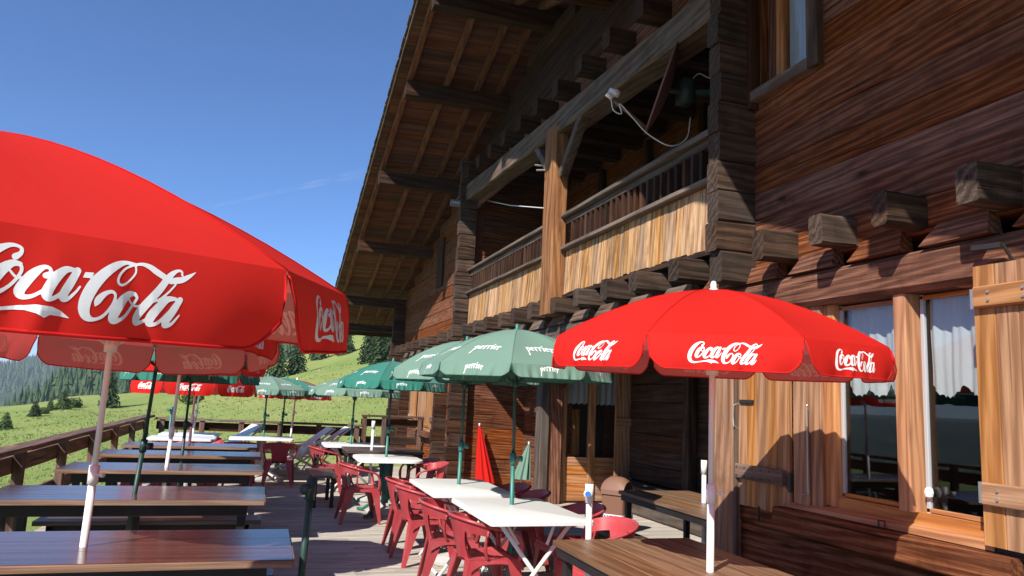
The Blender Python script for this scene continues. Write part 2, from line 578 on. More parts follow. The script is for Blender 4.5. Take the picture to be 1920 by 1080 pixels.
def terrain_mesh(name, mat, radii, phis):
    nr, npn = len(radii), len(phis)
    rr, pp = np.meshgrid(radii, np.radians(phis), indexing='ij')
    x, y = rr * np.sin(pp), rr * np.cos(pp)
    z = terrain(x, y)
    v = np.stack([x, y, z], -1).reshape(-1, 3)
    f = []
    for i in range(nr - 1):
        for j in range(npn - 1):
            f.append((i * npn + j, (i + 1) * npn + j, (i + 1) * npn + j + 1, i * npn + j + 1))
    me = bpy.data.meshes.new(name)
    me.from_pydata(v.tolist(), [], f)
    me.materials.append(mat)
    for p_ in me.polygons:
        p_.use_smooth = True
    me.update()
    if me.polygons[0].normal.z < 0:
        me.flip_normals()
    return link(name, me)


phis = np.concatenate([np.arange(-180, -24, 6), np.arange(-24, 24, .6), np.arange(24, 180.1, 6)])
tag(terrain_mesh('meadow', M['meadow'], np.concatenate([[.5], np.geomspace(6, 98, 60)]), phis), kind='structure')
tag(terrain_mesh('hills', M['forest_floor'], np.geomspace(98, 2600, 70), phis), kind='structure')


# ------------------------------------------------------------------ trees
def spruce_mesh(name, h, rad, seed, levels=24, mat='spruce'):
    r_ = random.Random(seed)
    mb = MB()
    for i in range(levels):
        f = (i + r_.uniform(-.3, .3)) / levels
        z = h * (.05 + .93 * max(0, f))
        rr = rad * (1 - f) ** .85 * (.9 if f > .08 else .75)
        nb = int(6 + 7 * (1 - f))
        a0 = r_.uniform(0, 6.3)
        for b in range(nb):
            a = a0 + 6.283 * b / nb + r_.uniform(-.25, .25)
            L = rr * r_.uniform(.68, 1.18) + .08
            dx, dy = math.cos(a), math.sin(a)
            droop = .30 + .25 * (1 - f)
            prev = Vector((0, 0, z))
            n = 4
            for s in range(1, n + 1):
                u = s / n
                p = Vector((dx * L * u, dy * L * u, z - L * droop * u * u + L * .12 * u))
                w = L * (.30 - .20 * u) + .04
                side = Vector((-dy, dx, 0))
                q1 = prev.lerp(p, .3) + side * w * r_.uniform(.7, 1.2) + Vector((dx, dy, 0)) * w * .6 - Vector((0, 0, w * r_.uniform(.2, .6)))
                q2 = prev.lerp(p, .3) - side * w * r_.uniform(.7, 1.2) + Vector((dx, dy, 0)) * w * .6 - Vector((0, 0, w * r_.uniform(.2, .6)))
                hg = prev.lerp(p, .6) - Vector((0, 0, w * r_.uniform(.7, 1.3)))
                mb.add([prev, q1, p], [(0, 1, 2)])
                mb.add([prev, p, q2], [(0, 1, 2)])
                mb.add([prev, hg, p], [(0, 1, 2)])
                prev = p
    mb.add([(-.05, 0, h * .93), (.05, 0, h * .93), (0, 0, h * 1.02)], [(0, 1, 2)])
    return mb.mesh(name, M[mat], fix=False)


def trunk_mesh(h, r0):
    return MB().tube([(0, 0, -.4), (0, 0, h * .3), (0, 0, h * .95)], [r0, r0 * .75, r0 * .12], 7).mesh('trunk', M['bark'], True)


def bush_mesh(name, rx, rz, seed, n=1500, mat='bush', leaf=.16):
    r_ = random.Random(seed)
    mb = MB()
    lobes = [(Vector((r_.uniform(-.6, .6) * rx, r_.uniform(-.6, .6) * rx, rz * r_.uniform(.3, 1.3))), r_.uniform(.35, .6)) for _ in range(9)]
    for i in range(n):
        c, s = lobes[i % 9]
        d = Vector((r_.gauss(0, 1), r_.gauss(0, 1), r_.gauss(0, 1))).normalized()
        p = c + Vector((d.x * rx, d.y * rx, d.z * rz)) * s * r_.uniform(.75, 1.05)
        if p.z < .05:
            p.z = .05
        a = Vector((r_.uniform(-1, 1), r_.uniform(-1, 1), r_.uniform(-1, 1))).normalized() * leaf
        b = a.cross(d).normalized() * leaf * .7
        mb.add([p - a, p + b, p + a, p - b], [(0, 1, 2, 3)])
    return mb.mesh(name, M[mat], fix=False)


def place(phi, dist):
    x, y = dist * math.sin(R(phi)), dist * math.cos(R(phi))
    return (x, y, float(terrain(x, y)))


# phi in degrees from the deck's long axis, distance in metres, height, radius
TREES = [
    (-15.3, 46.0, .98, .40, 'young bright green spruce standing alone low on the meadow at its edge', 'spruce_light'),
    (-13.85, 53.0, .98, .40, 'small dark spruce on the meadow beside the taller bushy spruce', 'spruce'),
    (-13.05, 57.0, .85, .24, 'thin sparse little spruce between two fuller meadow spruces', 'spruce_light'),
    (-12.35, 58.0, 1.35, .62, 'broad bushy spruce with a leafy bush at its foot on the meadow', 'spruce_light'),
    (-9.75, 60.0, 3.1, .78, 'tall solitary dark spruce on the meadow behind the white parasol pole', 'spruce'),
    (-15.75, 27.0, .86, .42, 'dark spruce top rising close behind the wooden railing at the picture edge', 'spruce'),
    (.80, 60.0, 3.3, .95, 'broad dark spruce, one of two standing together on the hillside crest', 'spruce'),
    (2.1, 61.0, 3.6, 1.05, 'right one of the pair of broad dark spruces on the hillside crest', 'spruce'),
    (5.5, 74.0, 3.4, 1.1, 'spruce at the front edge of the wood above the hillside meadow', 'spruce'),
    (8.7, 53.5, 4.3, .95, 'tall spruce at the wood edge next to the chalet eave', 'spruce'),
    (7.2, 56.0, 3.6, .95, 'spruce in the wood edge just left of the tall eave-side spruce', 'spruce'),
]
TREES += [
    (7.95, 54.0, 4.0, .9, 'middle spruce of the dense clump beside the chalet eave', 'spruce'),
    (9.5, 52.5, 4.2, 1.0, 'spruce partly behind the chalet corner, last of the dense clump', 'spruce'),
    (3.6, 76.0, 3.6, 1.1, 'spruce at the crest between the broad pair and the eave-side clump', 'spruce'),
]
variants = {}
for i, (ph, ds, hh, rr, lab, mt) in enumerate(TREES):
    x, y, z = place(ph, ds)
    tr = thing('spruce_tree', lab, 'tree', (x, y, z - .05), rng.uniform(0, 6), 'spruces dotted over the meadow')
    link('trunk', trunk_mesh(hh, .035 * hh), tr)
    link('crown', spruce_mesh('crown', hh, rr, 100 + i, 26 if hh > 2.5 else 18, mt), tr)
for ph, ds, s, lab in ((-11.6, 60.0, .55, 'low leafy bush at the foot of the broad meadow spruce'), (-4.9, 52.0, .8, 'round olive green bush on the meadow behind the parasol poles'), (-13.45, 54.5, .35, 'tiny leafy bush beside the thin little spruce')):
    b = thing('meadow_bush', lab, 'bush', place(ph, ds), rng.uniform(0, 6))
    MB().tube([(0, 0, -.2), (0, 0, s * .9)], [.05, .02], 6).obj('stem', M['bark'], b)
    link('foliage', bush_mesh('foliage', s, s * .75, int(ds), 700, 'bush', s * .12), b)


def forest(name, pts, hmin, hmax, wid, label, sides=7, layers=5):
    mb_v, mb_f = [], []
    n = 0
    for (x, y) in pts:
        z = float(terrain(x, y)) - .5
        h = rng.uniform(hmin, hmax)
        w = h * wid * rng.uniform(.8, 1.2)
        for k in range(layers):
            zb = z + h * (.06 + .80 * k / layers)
            zt = z + h * min(1.0, (.06 + .80 * k / layers) + 1.5 / layers)
            rw = w * (1 - .86 * k / layers)
            a0 = rng.uniform(0, 6.28)
            ox, oy = rng.uniform(-.1, .1) * w, rng.uniform(-.1, .1) * w
            for j in range(sides):
                a = a0 + 6.283 * j / sides
                q = rw * rng.uniform(.65, 1.15)
                mb_v.append((x + ox + q * math.cos(a), y + oy + q * math.sin(a), zb - rng.uniform(0, .06) * h))
            mb_v.append((x, y, zt))
            for j in range(sides):
                mb_f.append((n + j, n + (j + 1) % sides, n + sides))
            n += sides + 1
    me = bpy.data.meshes.new(name)
    me.from_pydata(mb_v, [], mb_f)
    me.materials.append(M['spruce'])
    me.update()
    return tag(link(name, me), label, 'forest', kind='stuff')


def scatter(n, p0, p1, r0, r1, keep=None):
    out = []
    while len(out) < n:
        ph = rng.uniform(p0, p1)
        r_ = math.sqrt(rng.uniform(r0 * r0, r1 * r1))
        x, y = r_ * math.sin(R(ph)), r_ * math.cos(R(ph))
        if keep is None or keep(x, y, ph, r_):
            out.append((x, y))
    return out


def clearing(x, y, ph, r_):
    return math.sin(x * .021 + 1.0) * math.sin(y * .017 + x * .008) < .55


forest('forest', scatter(1700, -24, 6, 215, 400, clearing), 9, 15, .20, 'dark spruce forest covering the hill beyond the meadow')
forest('forest', scatter(420, 2.5, 24, 90, 170, lambda x, y, ph, r_: r_ > 90 + max(0, 6.5 - ph) * 9), 6, 9.5, .26, 'dark spruce wood at the top of the hillside behind the chalet', 9, 7)
forest('forest', scatter(1500, -26, 8, 1150, 1600, lambda x, y, ph, r_: math.sin(x * .006 + 2) * math.sin(y * .005) < .45), 14, 22, .24, 'far blue wooded mountain ridge', 6, 3)

# grass tufts in the meadow close to the deck
r_t = random.Random(5)
gv, gf = [], []
pts = scatter(13000, -26, 16, 17.5, 62, lambda x, y, ph, r_: not (x > 3.0 and y < 23) and rng.random() > (r_ - 16) / 48)
pts += scatter(1400, -40, -14, 4, 18, lambda x, y, ph, r_: x < -2.4)
for (x, y) in pts:
    z = float(terrain(x, y))
    d = math.hypot(x, y)
    s = (.055 + .0009 * d) * r_t.uniform(.6, 1.3)
    for k in range(3):
        a = r_t.uniform(0, 6.28)
        hx, hy = math.cos(a) * s * .35, math.sin(a) * s * .35
        n = len(gv)
        lx, ly = r_t.uniform(-.5, .5) * s, r_t.uniform(-.5, .5) * s
        gv += [(x - hx + lx, y - hy + ly, z - .02), (x + hx + lx, y + hy + ly, z - .02), (x + lx * 1.6 + hx * .4, y + ly * 1.6, z + s * r_t.uniform(.3, .8))]
        gf.append((n, n + 1, n + 2))
me = bpy.data.meshes.new('grass')
me.from_pydata(gv, [], gf)
t = NT('grass_blades')
geo = t.n("ShaderNodeNewGeometry")
c = t.ramp(geo.outputs["Random Per Island"], [(0, (.19, .25, .066)), (.5, (.225, .275, .08)), (.85, (.27, .295, .10)), (.99, (.30, .30, .11)), (.995, (.5, .5, .33))])
me.materials.append(t.done(t.bsdf(c, .8, .15)))
tag(link('grass', me), 'tufts of meadow grass with pale flower heads', 'grass', kind='stuff')

# ------------------------------------------------------------------ deck and fence
DX0, DX1, DY0, DY1 = -2.15, 3.40, -1.5, 16.9
deck = tag(MB().box(DX0, DX1, DY0, DY1, -.30, -.032).obj('deck', M['dark_x']), kind='structure')
yb = DY0
k = 0
while yb < DY1 - .05:
    wb = .118
    x1 = DX1 if not (5.0 < yb < 13.25) else 5.5
    cut = rng.choice([-.6, .4, 1.3, 2.2, .9]) if k % 2 else rng.choice([-1.1, 1.0, 2.6, .1])
    for (a, b) in ((DX0, cut - .002), (cut + .002, x1)):
        MB().beam((a, yb + wb / 2, -.014 + rng.uniform(-.0015, .0015)), (b, yb + wb / 2, -.014 + rng.uniform(-.0015, .0015)), wb, .028, .004).obj('plank', M['deck_x'], deck)
    yb += wb + .0045
    k += 1
tag(MB().box(3.40, 5.7, 4.95, 13.5, -.30, -.034).obj('porch_floor', M['dark_x']), kind='structure')
for k in range(12):
    yy = -1 + k * 1.6
    MB().box(DX0 + .05, DX0 + .2, yy, yy + .15, -1.4, -.30).obj('support_post', M['rail_z'], deck)

fence = thing('wooden_railing', 'long brown plank railing with a wide cap board along the deck side', 'railing')
XF = -2.12
ys = [0.2 + 1.62 * k for k in range(11)]
for y in ys:
    MB().beam((XF, y, -.5), (XF, y, .90), .09, .085, .008, (0, 1, 0), 3, .002).obj('post', M['rail_z'], fence)
segs = [(-1.6, 3.4), (3.41, 8.3), (8.31, 12.6), (12.61, 16.8)]
for (a, b) in segs:
    MB().beam((XF + .0, a, .925), (XF + .0, b, .925), .19, .045, .006, segs=4, jit=.003).obj('cap_board', M['rail_y'], fence)
    MB().beam((XF - .064, a, .765), (XF - .064, b, .765), .035, .16, .005, segs=4, jit=.003).obj('board', M['rail_y'], fence)
    MB().beam((XF - .064, a, .38), (XF - .064, b, .38), .035, .155, .005, segs=4, jit=.004).obj('board', M['rail_y'], fence)

ffar = thing('wooden_railing', 'dark plank railing across the far end of the deck', 'railing')
A, B = Vector((-2.0, 16.85, 0)), Vector((2.0, 16.1, 0))
for k in range(6):
    q = A.lerp(B, (k + .15) / 5.3)
    MB().beam((q.x, q.y, -.6), (q.x, q.y, .86), .10, .10, .006, (0, 1, 0)).obj('post', M['rail_z'], ffar)
for (u0, u1) in ((0, .5), (.503, 1)):
    a, b = A.lerp(B, u0), A.lerp(B, u1)
    o = Vector((0, .075, 0))
    MB().beam(a + Vector((0, 0, .885)), b + Vector((0, 0, .885)), .15, .045, .005, segs=2, jit=.004).obj('cap_board', M['rail_x'], ffar)
    MB().beam(a + o + Vector((0, 0, .75)), b + o + Vector((0, 0, .75)), .035, .17, .005, segs=2, jit=.004).obj('board', M['dark_x'], ffar)
    MB().beam(a + o + Vector((0, 0, .36)), b + o + Vector((0, 0, .36)), .035, .20, .005, segs=2, jit=.004).obj('board', M['dark_x'], ffar)
fend = thing('wooden_railing', 'short higher railing between the far deck corner and the chalet wall', 'railing')
A, B = Vector((2.05, 16.75, 0)), Vector((3.4, 16.8, 0))
for u in (.05, .36, .95):
    q = A.lerp(B, u)
    MB().beam((q.x, q.y, -.6), (q.x, q.y, 1.05), .09, .09, .006, (0, 1, 0)).obj('post', M['rail_z'], fend)
MB().beam(A + Vector((0, 0, 1.075)), B + Vector((0, 0, 1.075)), .13, .04, .005).obj('cap_board', M['rail_x'], fend)
for zz, hh in ((.93, .16), (.55, .17), (.18, .2)):
    MB().beam(A + Vector((0, .07, zz)), B + Vector((0, .07, zz)), .03, hh, .005).obj('board', M['dark_x'], fend)
fside = None

# ------------------------------------------------------------------ chalet
W = 3.44
RIDGE = 9.6
Y_NEAR, Y_FAR = -0.6, 20.3


def roof_z(y):
    return 6.63 - .27 * (y - 11.6) if y >= RIDGE else 6.63 - .27 * (RIDGE - 11.6) - .322 * (RIDGE - y)  # near half, out of view, is pitched steeper to place its wall shadow


ch = thing('chalet', 'large dark timber alpine chalet with balcony and wide overhanging gable roof', 'house')


def P(name, mb, mat, parent=None, smooth=False):
    return mb.obj(name, M[mat], parent or ch, smooth)


def wall_y(x, y0, y1, z0, z1, course=.245, thick=.17, holes=(), mat='log_y', roofcut=False):
    """courses of squared logs running along y, outer face at x; holes = (y0,y1,z0,z1)"""
    z = z0
    while z < z1 - .03:
        h = min(course * rng.uniform(.93, 1.07), z1 - z)
        if z1 - (z + h) < .06:
            h = z1 - z
        spans = [(y0, y1)]
        for (a, b, c, d) in holes:
            if z + h * .5 > c and z + h * .5 < d:
                ns = []
                for (p, q) in spans:
                    if b <= p or a >= q:
                        ns.append((p, q))
                    else:
                        if a > p:
                            ns.append((p, a))
                        if b < q:
                            ns.append((b, q))
                spans = ns
        for (p, q) in spans:
            if roofcut:
                while p < q and roof_z(p) < z + h + .02:
                    p += .1
                while q > p and roof_z(q) < z + h + .02:
                    q -= .1
            if q - p < .05:
                continue
            n = max(1, int((q - p) / 1.1))
            P('log', MB().beam((x + thick / 2 + rng.uniform(-.005, .005), p, z + h / 2), (x + thick / 2 + rng.uniform(-.005, .005), q, z + h / 2), thick, h - .002, .011, segs=n, jit=.0035), mat)
        z += h


def wall_x(y, x0, x1, z0, z1, course=.245, thick=.17, mat='log_x', hole=None):
    """courses along x, the face towards the camera at y"""
    z = z0
    while z < z1 - .03:
        h = min(course * rng.uniform(.92, 1.08), z1 - z)
        if z1 - (z + h) < .06:
            h = z1 - z
        spans = [(x0, x1)]
        if hole and hole[2] < z + h / 2 < hole[3]:
            spans = [(x0, hole[0]), (hole[1], x1)]
        for (p, q) in spans:
            if q - p > .05:
                P('log', MB().beam((p, y + thick / 2, z + h / 2), (q, y + thick / 2, z + h / 2), thick, h - .002, .011, segs=2, jit=.003), mat)
        z += h


# near wall, ground floor and upper floor
wall_y(W, Y_NEAR, 5.02, 0, 2.36, .25, holes=[(2.90, 4.36, .86, 2.5)])
wall_y(W, Y_NEAR, 4.96, 2.60, 7.2, .205, holes=[(4.10, 4.76, 3.98, 5.05)], roofcut=True)
# far wall
wall_y(W, 13.32, Y_FAR, 0, 2.36, .235, holes=[(16.1, 17.6, .85, 2.0)])
wall_y(W, 13.32, Y_FAR, 2.60, 7.2, .25, roofcut=True)
# wall above the balcony opening
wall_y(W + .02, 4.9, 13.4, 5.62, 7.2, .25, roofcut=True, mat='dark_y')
# balcony back wall, porch back wall and their ends
wall_y(5.1, 4.9, 13.6, 2.95, 5.75, .25, mat='log_y')
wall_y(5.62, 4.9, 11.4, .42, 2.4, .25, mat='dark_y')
P('sill_log', MB().beam((5.40, 4.98, .2), (5.40, 11.1, .2), .42, .40, .03, segs=6, jit=.008), 'grey_y')
for yy in (7.05, 8.1, 9.2):
    P('wall_post', MB().beam((5.54, yy, .42), (5.54, yy, 2.36), .14, .16, .012, (0, 1, 0)), 'dark_z')
wall_x(13.32, W + .17, 5.1, 2.95, 5.6, .25)
wall_x(13.30, W + .02, 5.0, 0, 2.36, .25)
wall_y(4.56, 11.42, 13.3, 0, 2.4, .25)
P('end_wall', MB().box(W + .17, 12, Y_NEAR, Y_NEAR + .16, -1.2, 3.7), 'log_x')
P('end_wall', MB().box(W + .17, 12, Y_FAR - .16, Y_FAR, -1.2, 4.1), 'log_x')
P('back_wall', MB().box(11.9, 12.05, Y_NEAR, Y_FAR, -1.2, 3.7), 'log_y')
P('partition', MB().box(W + .18, 11.8, 4.86, 4.96, 0, 5.5), 'dark_x')
P('partition', MB().box(5.3, 11.8, 11.45, 11.55, 0, 5.6), 'dark_x')
P('foundation', MB().box(W + .04, 12, Y_NEAR, Y_FAR, -1.3, -.31), 'concrete')
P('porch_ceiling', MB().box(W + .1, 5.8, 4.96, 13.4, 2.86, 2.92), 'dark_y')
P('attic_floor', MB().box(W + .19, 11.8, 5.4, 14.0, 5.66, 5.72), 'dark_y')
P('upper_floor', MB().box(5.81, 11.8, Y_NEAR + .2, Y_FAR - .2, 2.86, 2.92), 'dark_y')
P('upper_floor', MB().box(W + .18, 5.8, Y_NEAR + .2, 4.84, 2.86, 2.92), 'dark_y')

# long bearer log under the joists
for (a, b) in ((Y_NEAR, 2.2), (2.2, 5.5), (5.5, 9.6), (9.6, 13.4), (13.4, Y_FAR)):
    P('bearer_log', MB().beam((W + .05, a + .002, 2.385), (W + .05, b - .002, 2.385), .23, .225, .03, segs=max(2, int((b - a) / .6)), jit=.006), 'log_y' if b < 6 else 'grey_y')
# joists: their ends stick out of the wall
JY = [-.5, .05, .6, 1.13, 1.68, 2.22, 2.78, 3.335, 3.88, 4.435, 5.59, 6.29, 7.0, 7.73, 8.45, 9.17, 9.9, 10.6, 11.31, 12.02, 12.74, 13.9, 14.75, 15.6, 16.45, 17.3, 18.15, 19.0, 19.85]
for i, y in enumerate(JY):
    w = (.125 if y < 5 else .165) * rng.uniform(.92, 1.08)
    dz = rng.uniform(-.012, .008)
    hh = rng.uniform(.185, .212)
    tw = rng.uniform(-.012, .012)
    x1 = 5.0 if 5 < y < 13 else W + .12
    P('joist', MB().beam((3.155 + rng.uniform(-.03, .025), y - w / 2 + tw, 2.705 + dz), (x1, y - w / 2, 2.705 + dz), w, hh, rng.uniform(.010, .022), segs=4, jit=.004), 'jend_x')
    # wedge shaped filler between this joist and the next
    if i + 1 < len(JY):
        y2 = JY[i + 1] - (.135 if JY[i + 1] < 5 else .17)
        a, b = y + .012, y2 - .012
        if b - a > .2 and not (y < 4.6 < JY[i + 1] and False):
            z0, z1 = 2.502, 2.62
            P('filler_block', MB().hexa([(W - .085, a, z0), (W + .02, a, z0), (W + .02, b + .03, z0), (W - .085, b + .03, z0), (W - .045, a + .02, z1), (W + .02, a + .02, z1), (W + .02, b - .07, z1), (W - .045, b - .07, z1)]), 'log_y' if y < 5 else 'grey_y')

# projecting log ends stacked into pillars
def log_end_pillar(y0, y1, z0, z1, x0=3.12, mat='jend_x', course=.235):
    z = z0
    while z < z1 - .05:
        h = min(course * rng.uniform(.95, 1.05), z1 - z)
        P('log_end', MB().beam((x0 + rng.uniform(-.025, .02), (y0 + y1) / 2 + rng.uniform(-.006, .006), z + h / 2), (W - .001, (y0 + y1) / 2, z + h / 2), y1 - y0 + rng.uniform(-.01, .01), h - .004, .012, segs=2, jit=.003), mat)
        z += h


log_end_pillar(4.79, 4.94, 2.50, 5.75)
log_end_pillar(13.16, 13.33, 2.62, 5.9)
log_end_pillar(13.16, 13.33, 0.0, 2.36, mat='dark_x')
log_end_pillar(14.75, 14.92, 0.0, 2.36, x0=3.18, mat='dark_x')
log_end_pillar(20.12, 20.3, 0.0, 3.9, mat='dark_x')
log_end_pillar(18.9, 19.06, 0.0, 2.36, x0=3.2, mat='dark_x')
P('corner_post', MB().beam((W + .06, 5.14, 0), (W + .06, 5.14, 2.27), .26, .29, .015, (0, 1, 0), 8, .006), 'post_z')
P('drain_strip', MB().beam((W - .055, 4.965, 0.1), (W - .055, 4.965, 2.27), .03, .035, .004, (0, 1, 0), 6, .003), 'grey_z')

# balcony
bal = P('balcony_parapet', MB().beam((3.385, 5.0, 3.84), (3.385, 13.2, 3.84), .15, .055, .012, segs=8, jit=.003), 'grey_y')
for (a, b) in ((4.97, 8.53), (8.94, 13.15)):
    MB().beam((3.375, a, 3.425), (3.375, b, 3.425), .15, .05, .01, segs=4, jit=.003).obj('lower_rail', M['grey_y'], bal)
    MB().beam((3.40, a, 3.772), (3.40, b, 3.772), .06, .07, .006, segs=4, jit=.002).obj('upper_rail', M['grey_y'], bal)
    n = int((b - a) / .137)
    for k in range(n):
        yy = a + .08 + k * .137
        MB().beam((3.395, yy, 3.452), (3.395, yy, 3.736), .055, .042, .004, (0, 1, 0)).obj('baluster', M['dark_z'], bal)
    yy = a
    while yy < b - .05:
        wv = min(rng.uniform(.095, .135), b - yy)
        z0 = 2.865 + rng.uniform(-.012, .012)
        MB().beam((3.375 + rng.uniform(-.005, .005), yy + wv / 2, z0), (3.395 + rng.uniform(-.004, .004), yy + wv / 2, 3.398), wv - .004, .028, .005, (1, 0, 0)).obj('board', M['board_z'], bal)
        yy += wv
P('balcony_floor', MB().box(3.36, 5.09, 4.97, 13.3, 2.815, 2.858), 'dark_y')
P('edge_beam', MB().beam((3.47, 4.97, 3.1), (3.47, 13.3, 3.1), .07, .10, .01), 'dark_y')
# middle post and braces
P('balcony_post', MB().beam((3.30, 8.735, 2.62), (3.30, 8.735, 5.02), .36, .20, .02, (1, 0, 0), 6, .006), 'post_z')
P('brace', MB().beam((3.30, 8.5, 4.35), (3.30, 7.72, 5.06), .10, .12, .012, (1, 0, 0)), 'grey_z')
P('brace', MB().beam((3.30, 8.96, 4.55), (3.30, 9.5, 5.04), .10, .12, .012, (1, 0, 0)), 'grey_z')
P('bolt', MB().tube([(3.17, 8.85, 4.55), (3.05, 8.87, 4.55)], .012, 6), 'galv')
P('bolt', MB().tube([(3.17, 8.80, 4.48), (3.06, 8.83, 4.47)], .012, 6), 'galv')
# head beam over the balcony and joist ends above it
P('head_beam', MB().beam((3.37, 4.8, 4.88), (3.37, 13.4, 5.30), .30, .30, .02, (0, 0, 1), 10, .008), 'grey_y')
for k, y in enumerate([5.4, 6.2, 6.95, 7.7, 8.45, 9.2, 9.9, 10.65, 11.4, 12.1, 12.8]):
    zz = 5.36 + .03 * (y - 6) + rng.uniform(-.01, .01)
    P('joist', MB().beam((3.13, y, zz), (5.05, y, zz), .19, .21, .012, segs=2, jit=.004), 'dark_x')
P('filler_board', MB().box(W + .0, W + .03, 4.9, 13.4, 5.02, 5.62), 'log_y')
P('balcony_ceiling', MB().box(3.5, 5.1, 4.95, 13.3, 5.60, 5.64), 'dark_y')
for y in (6.6, 8.1, 9.6, 11.2):
    P('door_post', MB().beam((5.06, y, 2.95), (5.06, y, 5.4), .12, .14, .01, (0, 1, 0)), 'dark_z')

# roof
for (x, z) in ((1.80, 0), (2.40, 0), (2.90, 0), (3.27, 0)):
    for (a, b) in ((RIDGE, 22.9), (RIDGE, -3.6)):
        P('rafter', MB().beam((x, a, roof_z(a) - .055), (x, b, roof_z(b) - .055), .085, .10, .006, segs=6, jit=.003), 'rafter_y')
for s in (1, -1):
    d = .215
    L = 13.6
    n = int(L / d)
    for k in range(n):
        a = RIDGE + s * (k * d + .004)
        b = RIDGE + s * ((k + 1) * d - .004)
        za, zb = roof_z(a) + rng.uniform(0, .006), roof_z(b) + rng.uniform(0, .006)
        P('roof_board', MB().hexa([(1.62, a, za), (6, a, za), (6, b, zb), (1.62, b, zb), (1.62, a, za + .024), (6, a, za + .024), (6, b, zb + .024), (1.62, b, zb + .024)]), 'soffit_x')
    e = RIDGE + s * 13.7
    za, zb = roof_z(RIDGE) + .04, roof_z(e) + .04
    P('roof_covering', MB().hexa([(1.59, RIDGE, za), (12.6, RIDGE, za), (12.6, e, zb), (1.59, e, zb), (1.59, RIDGE, za + .09), (12.6, RIDGE, za + .09), (12.6, e, zb + .09), (1.59, e, zb + .09)]), 'grey_x')
    P('rake_board', MB().beam((1.60, RIDGE, roof_z(RIDGE) + .032), (1.60, e, roof_z(e) + .032), .03, .075, .004, segs=4, jit=.002), 'grey_y')
    # shingle ends along the verge
    for k in range(56):
        a = RIDGE + s * (k * .24 + .03)
        P('verge_shingle', MB().beam((1.575 + rng.uniform(-.008, .008), a, roof_z(a) + .075), (1.575 + rng.uniform(-.008, .008), a + s * .25, roof_z(a + s * .25) + .095), .05, .022, .003), 'grey_y')
    P('eave_board', MB().beam((1.60, e - s * .05, roof_z(e) - .09), (6.0, e - s * .05, roof_z(e) - .09), .04, .22, .005), 'dark_x')
for (y, zb) in ((11.6, 6.29), (14.18, 5.51), (17.07, 4.70), (20.35, 3.84), (RIDGE, 6.80), (7.6, 6.15), (5.02, 5.29), (2.13, 4.32), (-.5, 3.44)):
    P('purlin', MB().beam((1.74, y, zb + .125), (W + .3, y, zb + .125), .20, .25, .012, segs=4, jit=.004), 'dark_x')
P('purlin', MB().beam((1.9, 22.2, 3.42), (W + .3, 22.2, 3.42), .16, .20, .012, segs=2, jit=.004), 'dark_x')

# ---- ground floor window with shutters (close to the camera)
win = P('window', MB().box(W + .03, W + .10, 2.92, 4.08, .94, 1.06), 'pine_y')       # bottom rail of the fixed frame


def wp(name, mb, mat, parent=win, smooth=False):
    return mb.obj(name, M[mat], parent, smooth)


wp('frame', MB().beam((W + .055, 2.88, 2.31), (W + .055, 4.34, 2.365), .12, .10, .008), 'pine_y')
wp('frame', MB().beam((W + .06, 4.05, 1.0), (W + .06, 4.05, 2.31), .09, .10, .008, (0, 1, 0)), 'pine_z')
wp('frame', MB().beam((W + .06, 2.905, 1.0), (W + .06, 2.905, 2.28), .06, .10, .008, (0, 1, 0)), 'pine_z')
wp('frame', MB().beam((W + .035, 3.425, 1.06), (W + .035, 3.425, 2.28), .125, .09, .008, (0, 1, 0)), 'pine_z')
wp('jamb_board', MB().beam((W + .0, 4.14, .9), (W + .0, 4.14, 2.32), .10, .04, .006, (1, 0, 0)), 'shutter_z')
wp('jamb_board', MB().beam((W - .01, 4.27, .9), (W - .01, 4.27, 2.32), .15, .05, .006, (1, 0, 0)), 'shutter_z')
for (a, b) in ((3.49, 4.0), (2.94, 3.36)):
    for (p, q, up) in (((a + .012, 1.06), (a + .012, 2.26), 'v'), ((b - .012, 1.06), (b - .012, 2.26), 'v'), ((a, 1.075), (b, 1.075), 'h'), ((a, 2.245), (b, 2.245), 'h')):
        wp('glazing_bead', MB().beam((W + .072, p[0], p[1]), (W + .072, q[0], q[1]), .024, .024, .003, (1, 0, 0)), 'gasket' if up == 'v' else 'pine_y')
    wp('pane', MB().box(W + .074, W + .080, a + .02, b - .02, 1.085, 2.235), 'glass')
wp('sill_board', MB().hexa([(W - .06, 2.86, .955), (W + .10, 2.86, .985), (W + .10, 4.36, .975), (W - .06, 4.36, .945), (W - .06, 2.86, .985), (W + .10, 2.86, 1.012), (W + .10, 4.36, 1.002), (W - .06, 4.36, .972)]), 'pine_y')
wp('sill_log', MB().beam((W - .045, 2.72, .875), (W - .045, 4.44, .865), .17, .15, .012, segs=5, jit=.004), 'log_y')
P('lintel_board', MB().beam((W + .0, 2.84, 2.29), (W + .0, 4.46, 2.345), .06, .06, .008), 'log_y')
wp('handle', MB().lathe([(.008, -.03), (.02, -.02), (.024, 0), (.02, .02), (.008, .03)], 10, W + .05, 3.33).lathe([(.005, -.03), (.005, .03)], 8, W + .05, 3.33), 'white_metal')
for o in list(win.children):
    if o.name.startswith('handle'):
        o.location = (0, 0, 1.17)
wp('stay_hook', MB().tube([(W - .035, 4.20, 1.62), (W - .05, 4.185, 1.60), (W - .05, 4.18, 1.05), (W - .05, 4.24, 1.045)], .006, 6), 'galv')
wp('stay_hook', MB().tube([(W - .09, 3.55, .955), (W - .09, 3.55, .99), (W - .075, 3.52, .99), (W - .075, 3.52, .955)], .006, 6), 'iron')
